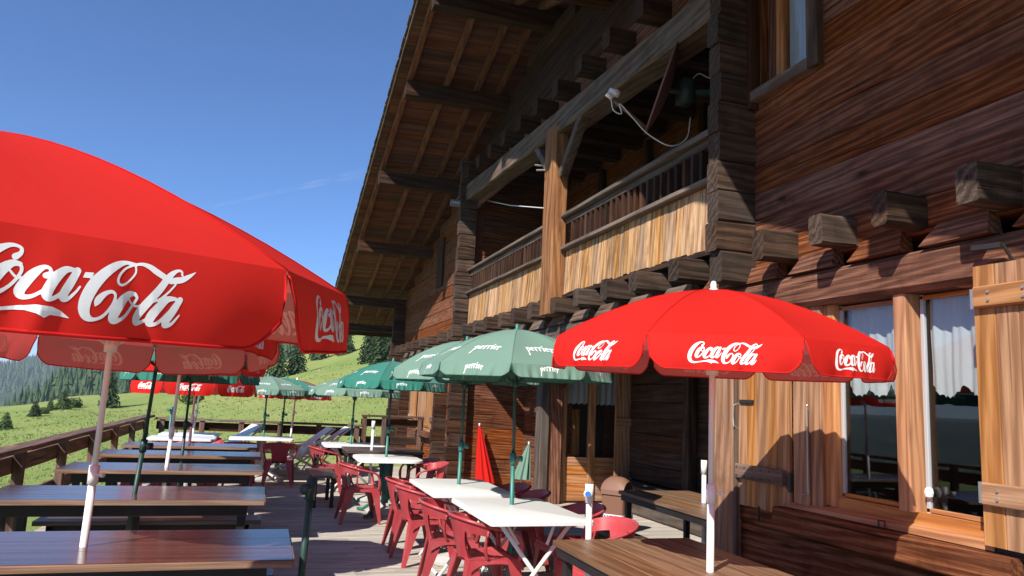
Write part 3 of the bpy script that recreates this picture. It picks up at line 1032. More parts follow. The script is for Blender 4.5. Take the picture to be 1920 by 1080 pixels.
# net curtains behind the panes
for (a, b) in ((3.49, 4.0), (2.94, 3.36)):
    n = 48
    mb = MB()
    vs_, fs_ = [], []
    for i in range(n + 1):
        u = i / n
        y = a + .0 + (b - a) * u
        xx = W + .135 + .012 * math.sin(u * 19) + .006 * math.sin(u * 47)
        bot = 1.755 - .070 * abs(math.sin(u * math.pi * (3 if b > 3.5 else 2))) ** .7 + .012 * abs(math.sin(u * math.pi * 16))
        for k in range(7):
            vs_.append((xx + .004 * math.sin(k + u * 9), y, 2.26 + (bot - 2.26) * k / 6))
    for i in range(n):
        for k in range(6):
            fs_.append((i * 7 + k, i * 7 + 7 + k, i * 7 + 8 + k, i * 7 + k + 1))
    mb.add(vs_, fs_)
    cu = wp('curtain', mb, 'curtain', smooth=True)
# dark room behind
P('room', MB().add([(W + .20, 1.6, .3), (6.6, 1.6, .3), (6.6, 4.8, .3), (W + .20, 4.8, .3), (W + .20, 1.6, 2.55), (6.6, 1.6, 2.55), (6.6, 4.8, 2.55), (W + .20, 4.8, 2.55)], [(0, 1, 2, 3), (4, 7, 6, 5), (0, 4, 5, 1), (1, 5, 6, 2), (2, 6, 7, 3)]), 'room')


def shutter_leaf(name, y0, y1, z0, z1, x, planks=4, mat='shutter_z', battens=(.18, .84), bmat='shutter_y', parent=None):
    s = P(name, MB().beam((x - .018, y0 + (y1 - y0) / planks / 2, z0), (x - .018, y0 + (y1 - y0) / planks / 2, z1), (y1 - y0) / planks - .003, .032, .004, (1, 0, 0)), mat, parent)
    for k in range(1, planks):
        yy = y0 + (y1 - y0) * (k + .5) / planks
        MB().beam((x - .018, yy, z0 + rng.uniform(-.003, .003)), (x - .018, yy, z1 + rng.uniform(-.003, .003)), (y1 - y0) / planks - .003, .032, .004, (1, 0, 0)).obj('plank', M[mat], s)
    for f in battens:
        zz = z0 + (z1 - z0) * f
        b = MB().beam((x - .052, y0 + .03, zz), (x - .052, y1 - .03, zz), .034, .105, .006).obj('batten', M[bmat], s)
    return s


sl = shutter_leaf('shutter', 4.375, 4.975, .885, 2.30, W - .01, 5, bmat='rail_y', battens=(.17, .86))
for k in range(12):
    MB().tube([(W - .078, 4.45 + (k % 6) * .095, 1.095 + .06 * (k // 6)), (W - .083, 4.45 + (k % 6) * .095, 1.095 + .06 * (k // 6))], .006, 6).obj('nail', M['iron'], sl)
MB().beam((W - .05, 4.76, 1.63), (W - .05, 4.92, 1.63), .02, .03, .004).obj('bolt_plate', M['iron'], sl)
MB().tube([(W - .04, 4.955, 1.62), (W - .085, 4.955, 1.60), (W - .085, 4.955, 1.45), (W - .04, 4.955, 1.43)], .008, 6).obj('handle', M['galv'], sl)
MB().box(W - .06, W - .02, 4.345, 4.385, 1.06, 1.15).tube([(W - .05, 4.36, 1.04), (W - .05, 4.36, 1.17)], .014, 8).obj('hinge', M['iron'], sl)
MB().tube([(W - .04, 4.72, .80), (W - .05, 4.70, .84), (W - .06, 4.69, .90)], .009, 6).obj('catch', M['iron'], sl)
sr = shutter_leaf('shutter', 2.28, 2.875, .985, 2.335, W - .07, 5, battens=(.18, .88))
for zz in (1.228, 2.173):
    for k in range(6):
        MB().tube([(W - .138, 2.40 + (k % 3) * .18, zz + .02 * (-1) ** k), (W - .146, 2.40 + (k % 3) * .18, zz + .02 * (-1) ** k)], .008, 6).obj('nail', M['galv'], sr)
    MB().box(W - .10, W - .03, 2.865, 2.895, zz - .05, zz + .05).obj('hinge', M['galv'], sr)
P('shutter_holder', MB().box(W - .05, W + .0, 2.6, 2.86, .80, .98), 'black')
# drip brackets fixed to the bearer
for (y, z) in ((4.66, 2.40), (2.82, 2.42)):
    P('iron_bracket', MB().beam((W - .13, y + .02, z), (W - .13, y - .14, z - .01), .03, .03, .004).tube([(W - .13, y - .14, z), (W - .02, y - .15, z - .16)], .008, 6), 'iron')

# ---- upper window
uw = P('window', MB().beam((W - .03, 4.80, 3.86), (W - .03, 4.80, 5.2), .10, .11, .008, (0, 1, 0)), 'dark_z')
wp('frame', MB().beam((W - .03, 4.075, 3.92), (W - .03, 4.075, 5.2), .08, .11, .008, (0, 1, 0)), 'grey_z', uw)
wp('frame', MB().beam((W - .0, 4.1, 3.955), (W - .0, 4.75, 3.955), .16, .09, .008), 'grey_y', uw)
wp('reveal', MB().box(W + .01, W + .17, 4.74, 4.755, 4.0, 5.05), 'log_z', uw)
wp('sash', MB().beam((W + .03, 4.50, 4.0), (W + .03, 4.50, 5.05), .06, .08, .006, (0, 1, 0)), 'pine_z', uw)
wp('sash', MB().beam((W + .03, 4.14, 4.0), (W + .03, 4.14, 5.05), .05, .05, .006, (0, 1, 0)), 'pine_z', uw)
wp('sash', MB().beam((W + .03, 4.16, 4.03), (W + .03, 4.47, 4.03), .05, .06, .006), 'pine_y', uw)
wp('pane', MB().box(W + .03, W + .035, 4.16, 4.46, 4.05, 5.04), 'glass', uw)
wp('panel', MB().box(W + .08, W + .10, 4.54, 4.74, 4.0, 5.05), 'log_z', uw)
mb = MB()
mb.surf(lambda u, v: (W + .065 + .010 * math.sin(u * 30), 4.17 + .28 * u, 4.06 + .98 * v), 30, 2)
wp('curtain', mb, 'curtain', uw, True)
P('room', MB().box(W + .21, W + .24, 3.9, 4.8, 3.8, 5.2), 'room')  # dark sheet standing in for the shade behind the upper pane

# ---- far ground floor window with panelled shutters
fw = P('window', MB().box(W - .03, W + .05, 16.05, 17.65, .80, .86), 'shutter_y')
for (a, b) in ((16.12, 16.83), (16.87, 17.58)):
    wp('panel', MB().box(W + .0, W + .03, a, b, .86, 2.0), 'shutter_z', fw)
    wp('panel_frame', MB().beam((W - .015, a + .05, .88), (W - .015, a + .05, 1.98), .09, .03, .004, (1, 0, 0)), 'shutter_z', fw)
    wp('panel_frame', MB().beam((W - .015, b - .05, .88), (W - .015, b - .05, 1.98), .09, .03, .004, (1, 0, 0)), 'shutter_z', fw)
    wp('panel_frame', MB().beam((W - .015, a + .1, .93), (W - .015, b - .1, .93), .03, .1, .004), 'shutter_y', fw)
    wp('panel_frame', MB().beam((W - .015, a + .1, 1.93), (W - .015, b - .1, 1.93), .03, .1, .004), 'shutter_y', fw)
wp('sill_board', MB().beam((W - .06, 16.0, .74), (W - .06, 17.7, .74), .15, .12, .01), 'log_y', fw)
shutter_leaf('shutter', 15.2, 15.98, .82, 2.05, W - .02, 4, battens=(.2, .85), bmat='grey_y')
shutter_leaf('shutter', 17.72, 18.45, .82, 2.05, W - .02, 4, battens=(.2, .85), bmat='shutter_y')
P('door_leaf', MB().box(W - .05, W - .01, 15.7, 16.25, 3.9, 4.95), 'dark_z')

# ---- porch door in the inner room wall
D = 11.3
door = P('double_door', MB().box(4.52, 5.52, D + .02, D + .10, 0, .08), 'dark_x')
wp('frame', MB().beam((4.55, D + .03, .0), (4.55, D + .03, 2.3), .08, .10, .008, (0, 1, 0)), 'shutter_z', door)
wp('frame', MB().beam((5.03, D + .03, .0), (5.03, D + .03, 2.3), .11, .10, .008, (0, 1, 0)), 'shutter_z', door)
wp('frame', MB().beam((5.50, D + .03, .0), (5.50, D + .03, 2.3), .06, .10, .008, (0, 1, 0)), 'shutter_z', door)
for k in range(5):
    wp('plank', MB().beam((4.59, D + .035, .10 + k * .135), (4.975, D + .035, .10 + k * .135), .04, .13, .004), 'pine_x', door)
    wp('plank', MB().beam((5.085, D + .035, .10 + k * .135), (5.47, D + .035, .10 + k * .135), .04, .13, .004), 'shutter_x', door)
for (a, b) in ((4.59, 4.975), (5.085, 5.47)):
    wp('pane', MB().box(a, b, D + .04, D + .045, .76, 2.28), 'glass', door)
    n = 30
    mb = MB()
    mb.surf(lambda u, v: (a + (b - a) * u, D + .09 + .012 * math.sin(u * 22), 2.28 - v * (.72 + .03 * abs(math.sin(u * math.pi * 4)))), n, 4)
    wp('curtain', mb, 'curtain', door, True)
wp('batten', MB().box(4.66, 4.86, D + .12, D + .15, .72, 1.45), 'shutter_z', door)
wp('handle', MB().tube([(4.58, D - .02, 1.2), (4.58, D - .05, 1.2), (4.66, D - .055, 1.13)], .009, 6), 'iron', door)
for k in range(3):
    wp('nail', MB().tube([(4.65 + .12 * k, D + .014, .30), (4.65 + .12 * k, D + .008, .30)], .008, 6), 'galv', door)
P('door_dim_backing', MB().add([(4.5, D + .3, 0), (5.6, D + .3, 0), (5.6, D + .3, 2.4), (4.5, D + .3, 2.4)], [(0, 1, 2, 3)]), 'room')  # single dark sheet in place of the unlit space behind the door
P('door_head', MB().box(4.1, 5.62, D - .02, D + .12, 2.302, 2.5), 'dark_x')
# open outer leaves: one beside the door as a broad post, one folded to the right
P('porch_post', MB().beam((4.16, D - .05, 0), (4.16, D - .05, 2.36), .14, .26, .012, (0, 1, 0), 6, .004), 'grey_z')
P('porch_post', MB().beam((4.35, D - .03, 0), (4.35, D - .03, 2.36), .24, .20, .012, (0, 1, 0), 6, .004), 'log_z')
rl = P('door_leaf', MB().beam((5.60, D - .14, .05), (5.60, D - .14, 2.3), .16, .035, .004, (0, 1, 0)), 'shutter_z')
MB().beam((5.44, D - .14, .05), (5.44, D - .14, 2.3), .155, .035, .004, (0, 1, 0)).obj('plank', M['shutter_z'], rl)
MB().beam((5.36, D - .18, 1.28), (5.68, D - .18, 1.28), .03, .12, .005).obj('batten', M['shutter_x'], rl)
MB().beam((5.36, D - .18, .3), (5.68, D - .18, .3), .03, .12, .005).obj('batten', M['shutter_x'], rl)
P('shelf', MB().beam((3.92, D - .28, 2.06), (4.28, D - .28, 2.06), .16, .02, .003), 'grey_x')
P('shelf', MB().beam((4.32, D - .2, 1.93), (4.46, D - .2, 1.82), .14, .16, .008), 'dark_x')

# ------------------------------------------------------------------ lettering as outlines
def catmull(pts, n=7):
    p = np.array(pts, float)
    q = np.vstack([2 * p[0] - p[1], p, 2 * p[-1] - p[-2]])
    out = []
    for i in range(1, len(q) - 2):
        for k in range(n):
            t_ = k / n
            out.append(.5 * ((2 * q[i]) + (-q[i - 1] + q[i + 1]) * t_ + (2 * q[i - 1] - 5 * q[i] + 4 * q[i + 1] - q[i + 2]) * t_ ** 2 + (-q[i - 1] + 3 * q[i] - 3 * q[i + 1] + q[i + 2]) * t_ ** 3))
    out.append(p[-1])
    return np.array(out)


def shape_cells(strokes, polys, x0, x1, y0, y1, nx, ny):
    """outline cells (marching squares) of variable-width strokes and polygons; returns vertices and faces"""
    gx, gy = np.meshgrid(np.linspace(x0, x1, nx), np.linspace(y0, y1, ny), indexing='ij')
    F = np.full(gx.shape, -1e3)
    for st in strokes:
        c = catmull(st)
        c[:, 2] = np.maximum(c[:, 2], 3)
        for a, b in zip(c[:-1], c[1:]):
            d = b[:2] - a[:2]
            L2 = max(1e-6, d @ d)
            u = np.clip(((gx - a[0]) * d[0] + (gy - a[1]) * d[1]) / L2, 0, 1)
            dist = np.hypot(gx - a[0] - u * d[0], gy - a[1] - u * d[1])
            F = np.maximum(F, (a[2] + u * (b[2] - a[2])) / 2 - dist)
    for pl in polys:
        pl = np.array(pl, float)
        inside = np.zeros(gx.shape, bool)
        dist = np.full(gx.shape, 1e3)
        for a, b in zip(pl, np.roll(pl, -1, 0)):
            cond = ((a[1] > gy) != (b[1] > gy)) & (gx < (b[0] - a[0]) * (gy - a[1]) / (b[1] - a[1] + 1e-9) + a[0])
            inside ^= cond
            d = b - a
            u = np.clip(((gx - a[0]) * d[0] + (gy - a[1]) * d[1]) / (d @ d + 1e-9), 0, 1)
            dist = np.minimum(dist, np.hypot(gx - a[0] - u * d[0], gy - a[1] - u * d[1]))
        F = np.maximum(F, np.where(inside, dist, -dist))
    verts, faces, idx = [], [], {}

    def vid(key, pt):
        if key not in idx:
            idx[key] = len(verts)
            verts.append(pt)
        return idx[key]
    for i in range(nx - 1):
        for j in range(ny - 1):
            cs = [(i, j), (i + 1, j), (i + 1, j + 1), (i, j + 1)]
            if all(F[c_] <= 0 for c_ in cs):
                continue
            poly = []
            for k in range(4):
                a, b = cs[k], cs[(k + 1) % 4]
                fa, fb = F[a], F[b]
                if fa > 0:
                    poly.append(vid(a, (gx[a], gy[a])))
                if (fa > 0) != (fb > 0):
                    u = fa / (fa - fb)
                    lo, hi = min(a, b), max(a, b)
                    poly.append(vid((lo, hi), (gx[a] + u * (gx[b] - gx[a]), gy[a] + u * (gy[b] - gy[a]))))
            if len(poly) >= 3:
                faces.append(tuple(poly))
    return np.array(verts), faces


COLA = [
    [(470, 190, 46), (500, 165, 30), (505, 130, 22), (470, 112, 24), (420, 118, 36), (340, 165, 64), (265, 240, 86), (205, 330, 90), (172, 430, 86), (185, 510, 76), (230, 552, 50), (300, 564, 34), (400, 553, 24), (520, 538, 30)],
    [(500, 240, 30), (450, 240, 50), (390, 290, 75), (340, 370, 76), (325, 425, 70), (345, 450, 40), (400, 430, 26), (460, 375, 22), (505, 300, 22), (508, 258, 22), (490, 238, 24)],
    [(440, 290, 16), (480, 332, 17), (540, 332, 18), (590, 300, 20)],
    [(655, 308, 42), (682, 285, 26), (678, 255, 22), (640, 250, 34), (580, 300, 62), (530, 370, 70), (502, 430, 66), (525, 465, 40), (580, 455, 26), (650, 405, 22)],
    [(845, 250, 26), (780, 255, 50), (720, 310, 70), (675, 390, 70), (660, 440, 66), (680, 470, 36), (740, 438, 28), (810, 350, 22)],
    [(862, 255, 50), (815, 345, 60), (775, 420, 60), (768, 460, 48), (800, 462, 28), (850, 412, 18), (880, 368, 14)],
    [(1290, 178, 14), (1288, 235, 14), (1240, 300, 14), (1182, 335, 18), (1152, 312, 20), (1165, 262, 18), (1215, 205, 16), (1278, 172, 18)],
    [(1285, 168, 26), (1220, 160, 30), (1150, 185, 54), (1060, 250, 72), (980, 340, 86), (928, 440, 86), (912, 520, 80), (930, 578, 60), (980, 600, 28), (1050, 570, 23), (1110, 490, 21), (1132, 420, 20), (1110, 390, 24), (1068, 400, 32), (1028, 432, 46), (1004, 465, 48), (988, 502, 8)],
    [(1275, 172, 18), (1340, 160, 26), (1400, 176, 42), (1450, 208, 50), (1515, 246, 46)],
    [(1560, 284, 26), (1600, 268, 50), (1660, 255, 46), (1720, 222, 30), (1778, 183, 4)],
    [(1290, 395, 28), (1240, 402, 50), (1180, 460, 72), (1137, 540, 75), (1122, 590, 66), (1150, 606, 36), (1210, 570, 24), (1270, 490, 22), (1308, 430, 20), (1298, 402, 22)],
    [(1238, 432, 15), (1280, 482, 16), (1340, 484, 18), (1385, 460, 18)],
    [(1604, 300, 14), (1540, 372, 16), (1470, 428, 16), (1408, 452, 16)],
    [(1660, 218, 18), (1657, 188, 17), (1620, 187, 24), (1560, 232, 46), (1480, 340, 60), (1400, 440, 64), (1340, 530, 66), (1312, 590, 60), (1330, 618, 36), (1390, 590, 24), (1440, 540, 20)],
    [(1605, 412, 28), (1540, 422, 50), (1480, 482, 68), (1432, 550, 70), (1420, 600, 58), (1440, 624, 32), (1490, 600, 26), (1565, 515, 22)],
    [(1645, 418, 46), (1592, 510, 62), (1548, 590, 60), (1545, 624, 44), (1590, 615, 26), (1640, 552, 14), (1652, 535, 6)],
]
COLA_P = [[(380, 568), (480, 532), (600, 513), (700, 523), (760, 548), (828, 602), (760, 588), (690, 580), (652, 604), (610, 576), (540, 556), (440, 558)], [(915, 260), (977, 258), (955, 302), (898, 300)]]


def warp_cola(v):
    x = (v[:, 0] - 955) / 1640.0
    y = -(v[:, 1] - .055 * (v[:, 0] - 955) - 355) / 1640.0
    return np.stack([x, y], -1)


cv, cola_f = shape_cells(COLA, COLA_P, 110, 1800, 90, 670, 215, 76)
cola_v = warp_cola(cv)

PER = []
PER_P = []


def per_letter(ch_, ox):
    S = []
    if ch_ == 'p':
        S = [[(4, 58, 10), (14, 62, 12), (14, 30, 12), (12, -20, 10), (6, -44, 14), (2, -62, 3)], [(14, 56, 8), (30, 66, 12), (42, 50, 14), (40, 26, 13), (22, 8, 9), (12, 14, 7)]]
        w = 56
    elif ch_ == 'e':
        S = [[(36, 22, 6), (22, 6, 9), (6, 22, 14), (8, 50, 13), (24, 62, 9), (36, 48, 11), (12, 30, 7)]]
        w = 48
    elif ch_ == 'r':
        S = [[(4, 58, 7), (12, 60, 12), (12, 30, 13), (12, 2, 14)], [(14, 50, 8), (26, 62, 12), (36, 56, 13)]]
        w = 44
    else:
        S = [[(4, 58, 7), (12, 60, 12), (12, 30, 13), (12, 2, 14)], [(12, 86, 14), (15, 92, 10)]]
        w = 30
    for st in S:
        PER.append([(x + ox, y, wd * 1.15) for (x, y, wd) in st])
    return w


ox = 0
for c_ in 'perrier':
    ox += per_letter(c_, ox)
PW = ox


def warp_per(v):
    u = (v[:, 0] - PW / 2) / PW
    y = v[:, 1] / PW - .34 * u * u * 1.25 + .05
    return np.stack([u, y], -1)


pv, per_f = shape_cells(PER, [], -12, PW + 8, -74, 104, 120, 64)
per_v = warp_per(pv)

# ------------------------------------------------------------------ parasols
C8, S8 = math.cos(math.pi / 8), math.sin(math.pi / 8)
_cache = {}


def flap_pt(kind, r_, fl, s, t_, off=0.0):
    """s across the panel -1..1, t down the flap 0..1; panel centred on +x"""
    a = abs(s)
    ln = 1 - (.34 * ((a - .80) / .20) ** 2 if a > .80 else 0)
    tt = t_ * ln
    yy = r_ * S8 * s * (1.0 - .012 * min(1, tt * 8) - .045 * tt * tt)
    if kind == 'red':
        wr = .012 * tt * math.sin(4.1 * s + .7) + .007 * tt * math.sin(9.3 * s + 1.9) + .014 * tt * max(0, 1 - abs(s + .10 + .12 * tt) * 11) - .012 * tt * max(0, 1 - abs(s - .12 - .14 * tt) * 13) + .010 * tt * max(0, 1 - abs(s + .55 - .2 * tt) * 9)
        fl_out = .034 + .052 * (1 - tt)
    else:
        wr = .007 * tt * math.sin(17 * s + .4) + .005 * tt * math.sin(29 * s)
        fl_out = .028
    x = r_ * C8 + fl_out * tt + wr + .012 * (1 - s * s) * tt + off
    return (x, yy, -fl * tt)


def flap_on_mesh(kind, r_, fl, s, t_, off):
    """point on the flap's own facets, lifted by off"""
    u, v = (s + 1) / 2 * 72, min(max(t_, 0), 1) * 14
    i, j = min(int(u), 71), min(int(v), 13)
    fu, fv = u - i, v - j
    q = [Vector(flap_pt(kind, r_, fl, (i + a) / 36 - 1, (j + b) / 14)) for (a, b) in ((0, 0), (1, 0), (0, 1), (1, 1))]
    p = q[0] * (1 - fu) * (1 - fv) + q[1] * fu * (1 - fv) + q[2] * (1 - fu) * fv + q[3] * fu * fv
    n = (q[1] - q[0]).cross(q[2] - q[0]).normalized()
    if n.x < 0:
        n = -n
    return tuple(p + n * off)


def gore_pt(r_, rise, s, v, off=0.0):
    rho = r_ * v
    z = rise * (1 - v ** 1.75) - .045 * r_ * (1 - s * s) * math.sin(math.pi * min(1, v)) * v
    n = off
    return (rho * C8 + n * .35 * v, rho * S8 * s, z + n)


def parasol_meshes(kind, r_, rise, fl, mat):
    key = (kind, r_, rise, fl, mat)
    if key in _cache:
        return _cache[key]
    d = {}
    d['panel'] = MB().surf(lambda u, v: gore_pt(r_, rise, u * 2 - 1, .015 + .985 * v), 14, 16).mesh('canopy_panel', M[mat], True, False)
    mb = MB().surf(lambda u, v: flap_pt(kind, r_, fl, u * 2 - 1, v), 72, 14)
    d['flap'] = mb.mesh('valance_flap', M[mat], True, False)
    for k in ('panel', 'flap'):
        me = d[k]
        nrm = sum((p.normal for p in me.polygons), Vector())
        if nrm.x + (nrm.z if k == 'panel' else 0) < 0:
            me.flip_normals()
    path = [flap_pt(kind, r_, fl, -1 + 2 * i / 40, 1.0) for i in range(41)]
    path = [flap_pt(kind, r_, fl, -1, .1), flap_pt(kind, r_, fl, -1, .55)] + path + [flap_pt(kind, r_, fl, 1, .55), flap_pt(kind, r_, fl, 1, .1)]
    d['hem'] = MB().tube(path, .0035, 5).mesh('hem', M['red_hem' if kind == 'red' else 'green_hem'], True)
    d['rib'] = MB().tube([gore_pt(r_, rise, 1, .03 + .95 * k / 8, -.014) for k in range(9)], .006, 5).mesh('rib', M['white_metal' if kind == 'red' else 'dark_pole'], True)
    d['seam'] = MB().tube([gore_pt(r_, rise, 1, .03 + .97 * k / 12, .001) for k in range(13)], [.004] * 13, 5, True, .4).mesh('seam', M[mat], True)
    d['strut'] = MB().tube([gore_pt(r_, rise, 1, .55, -.02), (.03 * C8, .03 * S8, -.12)], .005, 5).mesh('strut', M['white_metal' if kind == 'red' else 'dark_pole'], True)
    if kind == 'red':
        sc = .97 * r_ * S8                          # logo width in metres
        for nm, off, mt in (('print', .0008, 'white_ink'), ('back', -.0010, 'print_back')):
            mb = MB()
            vs_ = []
            for (x, y) in cola_v:
                s = x * sc / (r_ * S8)
                tq = .50 - y * sc / fl
                vs_.append(flap_on_mesh(kind, r_, fl, s, min(.985, max(.02, tq)), off))
            mb.add(vs_, cola_f)
            d[nm] = mb.mesh('lettering', M[mt], True, False)
    else:
        mb = MB()
        sc = .26 * 2 * r_ * S8
        mb.add([flap_on_mesh(kind, r_, fl, x * sc / (r_ * S8), min(.97, max(.03, .52 - y * sc / fl * .95)), .0010) for (x, y) in per_v], per_f)
        d['print'] = mb.mesh('lettering', M['white_ink'], True, False)
        mb = MB()
        vs_ = []
        sc = .62 * 2 * r_ * S8 * .62
        for (x, y) in per_v:
            v = .765 - y * sc / r_ * 1.25
            vs_.append(gore_pt(r_, rise, max(-.97, min(.97, x * sc / (r_ * v * S8))), v, .005))
        mb.add(vs_, per_f)
        d['top_print'] = mb.mesh('lettering', M['white_ink'], True, False)
    _cache[key] = d
    return d


M['red_hem'] = plain('red_hem', (.55, .015, .015), .8, .1)
M['green_hem'] = plain('green_hem', (.03, .10, .08), .8, .1)


def parasol(kind, label, base, top, r_, rise, fl, theta, tilt=(0, 0), mat=None, pole='white', knob_z=1.12, deep=True, group=None, stand=True, pole_top=None):
    """base = (x, y) on the deck, top = (x, y, z) of the rim centre"""
    mat = mat or ('red_cloth' if kind == 'red' else 'green_cloth')
    d = parasol_meshes(kind, r_, rise, fl, mat)
    name = 'parasol'
    t_ = thing(name, label, 'parasol', (base[0], base[1], 0), 0, group)
    bx, by = base
    lean = Vector((top[0] - bx, top[1] - by, 0))
    zt = top[2]

    def on(z):
        return Vector((lean.x * z / zt, lean.y * z / zt, z))
    pm = {'white': 'white_pole', 'green': 'green_pole', 'dark': 'dark_pole'}[pole]
    ap = rise + .03
    q = MB().tube([on(.06), on(knob_z)], .0195 if kind == 'red' else .018, 12).obj('pole', M[pm], t_, True)
    MB().tube([on(knob_z - .02), on(zt) + Vector((0, 0, ap - .02))], .0155 if kind == 'red' else .014, 12).obj('upper_pole', M[pm if pole != 'green' else 'dark_pole' if not deep else pm], t_, True)
    kb = MB().tube([on(knob_z - .07), on(knob_z + .025)], .026, 12).obj('collar', M[pm], t_, True)
    kp = on(knob_z - .02)
    ks = .55 if pole == 'white' else 1.0
    MB().tube([kp + Vector((.02, -.015, 0)) * ks, kp + Vector((.042, -.03, 0))], [.010 * ks, .010 * ks], 8).tube([kp + Vector((.040, -.028, 0)), kp + Vector((.040 + .022 * ks, -.028 - .016 * ks, 0))], [.022 * ks, .024 * ks], 10).obj('knob', M['black' if pole == 'dark' else pm], kb, True)
    if stand:
        MB().lathe([(.0, 0), (.22, 0), (.225, .015), (.22, .06), (.10, .085), (.045, .10), (.04, .30), (.0, .30)], 20).obj('stand', M['concrete'], t_, True)
    tm = Matrix.Translation((lean.x, lean.y, zt)) @ Matrix.Rotation(math.atan(tilt[1]), 4, 'X') @ Matrix.Rotation(-math.atan(tilt[0]), 4, 'Y')
    fn = MB().lathe([(.0, rise - .01), (.034, rise - .012), (.03, rise + .004), (.016, rise + .012), (.017, rise + .035), (.010, rise + .05), (.0, rise + .052)], 12).obj('finial', M['white_pole' if kind == 'red' else 'green_pole'], t_, True)
    fn.matrix_basis = tm
    hb = MB().lathe([(.0, -.16), (.032, -.16), (.034, -.10), (.02, -.095), (.0, -.095)], 12).obj('hub', M['white_pole' if kind == 'red' else 'dark_pole'], t_, True)
    hb.matrix_basis = tm
    for k in range(8):
        mm = tm @ Matrix.Rotation(theta + math.pi / 8 + k * math.pi / 4, 4, 'Z')
        cp = link('canopy_panel', d['panel'], t_)
        cp.matrix_basis = mm
        if 'top_print' in d:
            link('lettering', d['top_print'], cp)
        fp = link('valance_flap', d['flap'], t_)
        fp.matrix_basis = mm
        link('hem', d['hem'], fp)
        link('lettering', d['print'], fp)
        if 'back' in d:
            link('lettering', d['back'], fp)
        link('seam', d['seam'], cp)
        rb = link('rib', d['rib'], t_)
        rb.matrix_basis = mm
        link('strut', d['strut'], rb)
    return t_


RG, GG = 'red parasols over the tables', 'green parasols over the tables'
parasol('red', 'nearest and largest red parasol, its white lettering cut by the picture edge', (-1.02, 2.2), (-.775, 2.22, 1.90), 1.0, .30, .168, -.645, (-.04, .075), group=RG)
parasol('red', 'red parasol on the long brown table nearest the camera, seen from below', (-.82, 4.47), (-.785, 4.47, 1.888), .826, .30, .165, -.906, (-.018, -.103), group=RG)
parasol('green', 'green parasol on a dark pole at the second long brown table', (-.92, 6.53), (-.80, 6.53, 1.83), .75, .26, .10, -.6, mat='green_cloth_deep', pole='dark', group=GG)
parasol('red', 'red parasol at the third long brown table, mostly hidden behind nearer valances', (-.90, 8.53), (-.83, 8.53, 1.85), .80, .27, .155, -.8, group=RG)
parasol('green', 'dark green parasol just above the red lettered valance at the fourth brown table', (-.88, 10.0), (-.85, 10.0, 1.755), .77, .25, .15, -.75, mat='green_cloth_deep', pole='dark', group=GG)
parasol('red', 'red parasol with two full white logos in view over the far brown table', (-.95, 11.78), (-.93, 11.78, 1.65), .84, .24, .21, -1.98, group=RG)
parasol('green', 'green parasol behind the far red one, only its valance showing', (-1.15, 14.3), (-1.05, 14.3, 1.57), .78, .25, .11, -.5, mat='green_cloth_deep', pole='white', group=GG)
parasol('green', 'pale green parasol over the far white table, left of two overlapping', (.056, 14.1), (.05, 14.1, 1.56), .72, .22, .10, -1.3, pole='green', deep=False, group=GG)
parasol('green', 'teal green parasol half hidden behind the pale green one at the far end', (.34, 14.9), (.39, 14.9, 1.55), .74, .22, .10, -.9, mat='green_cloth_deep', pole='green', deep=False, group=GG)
parasol('red', 'red parasol whose bare top shows between far green parasols', (.56, 16.1), (.62, 16.1, 1.50), .70, .26, .12, -.6, pole='white', group=RG)
parasol('green', 'pale green parasol at the far right tables, partly behind the teal one', (1.393, 12.7), (1.42, 12.7, 1.60), .74, .22, .10, -.3, pole='green', deep=False, group=GG)
parasol('green', 'teal green parasol over the oval white table in front of the shuttered window', (1.615, 10.33), (1.635, 10.33, 1.735), .72, .27, .11, -1.15, mat='green_cloth_deep', pole='green', deep=False, group=GG)
parasol('green', 'pale green parasol over the second white table, behind the front green one', (1.863, 7.32), (1.88, 7.32, 1.815), .75, .31, .10, -2.15, pole='green', deep=False, group=GG)
parasol('green', 'front pale green parasol over the nearest white table, small white word on its valance', (1.982, 5.964), (1.955, 5.964, 1.835), .775, .31, .10, -1.93, pole='green', deep=False, group=GG)
parasol('red', 'red parasol with three white logos over the planked table beside the window', (2.262, 3.553), (2.275, 3.553, 1.908), .86, .30, .155, -1.686, (0, .02), group=RG, knob_z=1.155)

# ------------------------------------------------------------------ bare parasol poles
def bare_pole(label, x, y, z0, z1, mat, knob=True, capmat=None, lean=(0, 0)):
    t_ = thing('parasol_pole', label, 'pole', (x, y, 0))
    a, b = Vector((0, 0, z0)), Vector((lean[0], lean[1], z1))
    MB().tube([a, b], .020, 12).obj('tube', M[mat], t_, True)
    cl = MB().tube([a.lerp(b, 1 - .12 / (z1 - z0)), b], .027, 12).obj('collar', M[mat], t_, True)
    if knob:
        k = b - Vector((0, 0, .055))
        MB().tube([k, k + Vector((-.03, -.045, 0))], .013, 8).tube([k + Vector((-.025, -.042, 0)), k + Vector((-.040, -.070, 0))], [.026, .028], 12).obj('knob', M[mat], cl, True)
        if capmat:
            MB().tube([k + Vector((-.040, -.0702, 0)), k + Vector((-.0412, -.0722, 0))], [.019, .018], 12).obj('cap', M[capmat], cl)
    MB().lathe([(.0, 0), (.20, 0), (.20, .05), (.05, .08), (.045, .25), (.0, .25)], 18).obj('stand', M['concrete'], t_, True)
    return t_


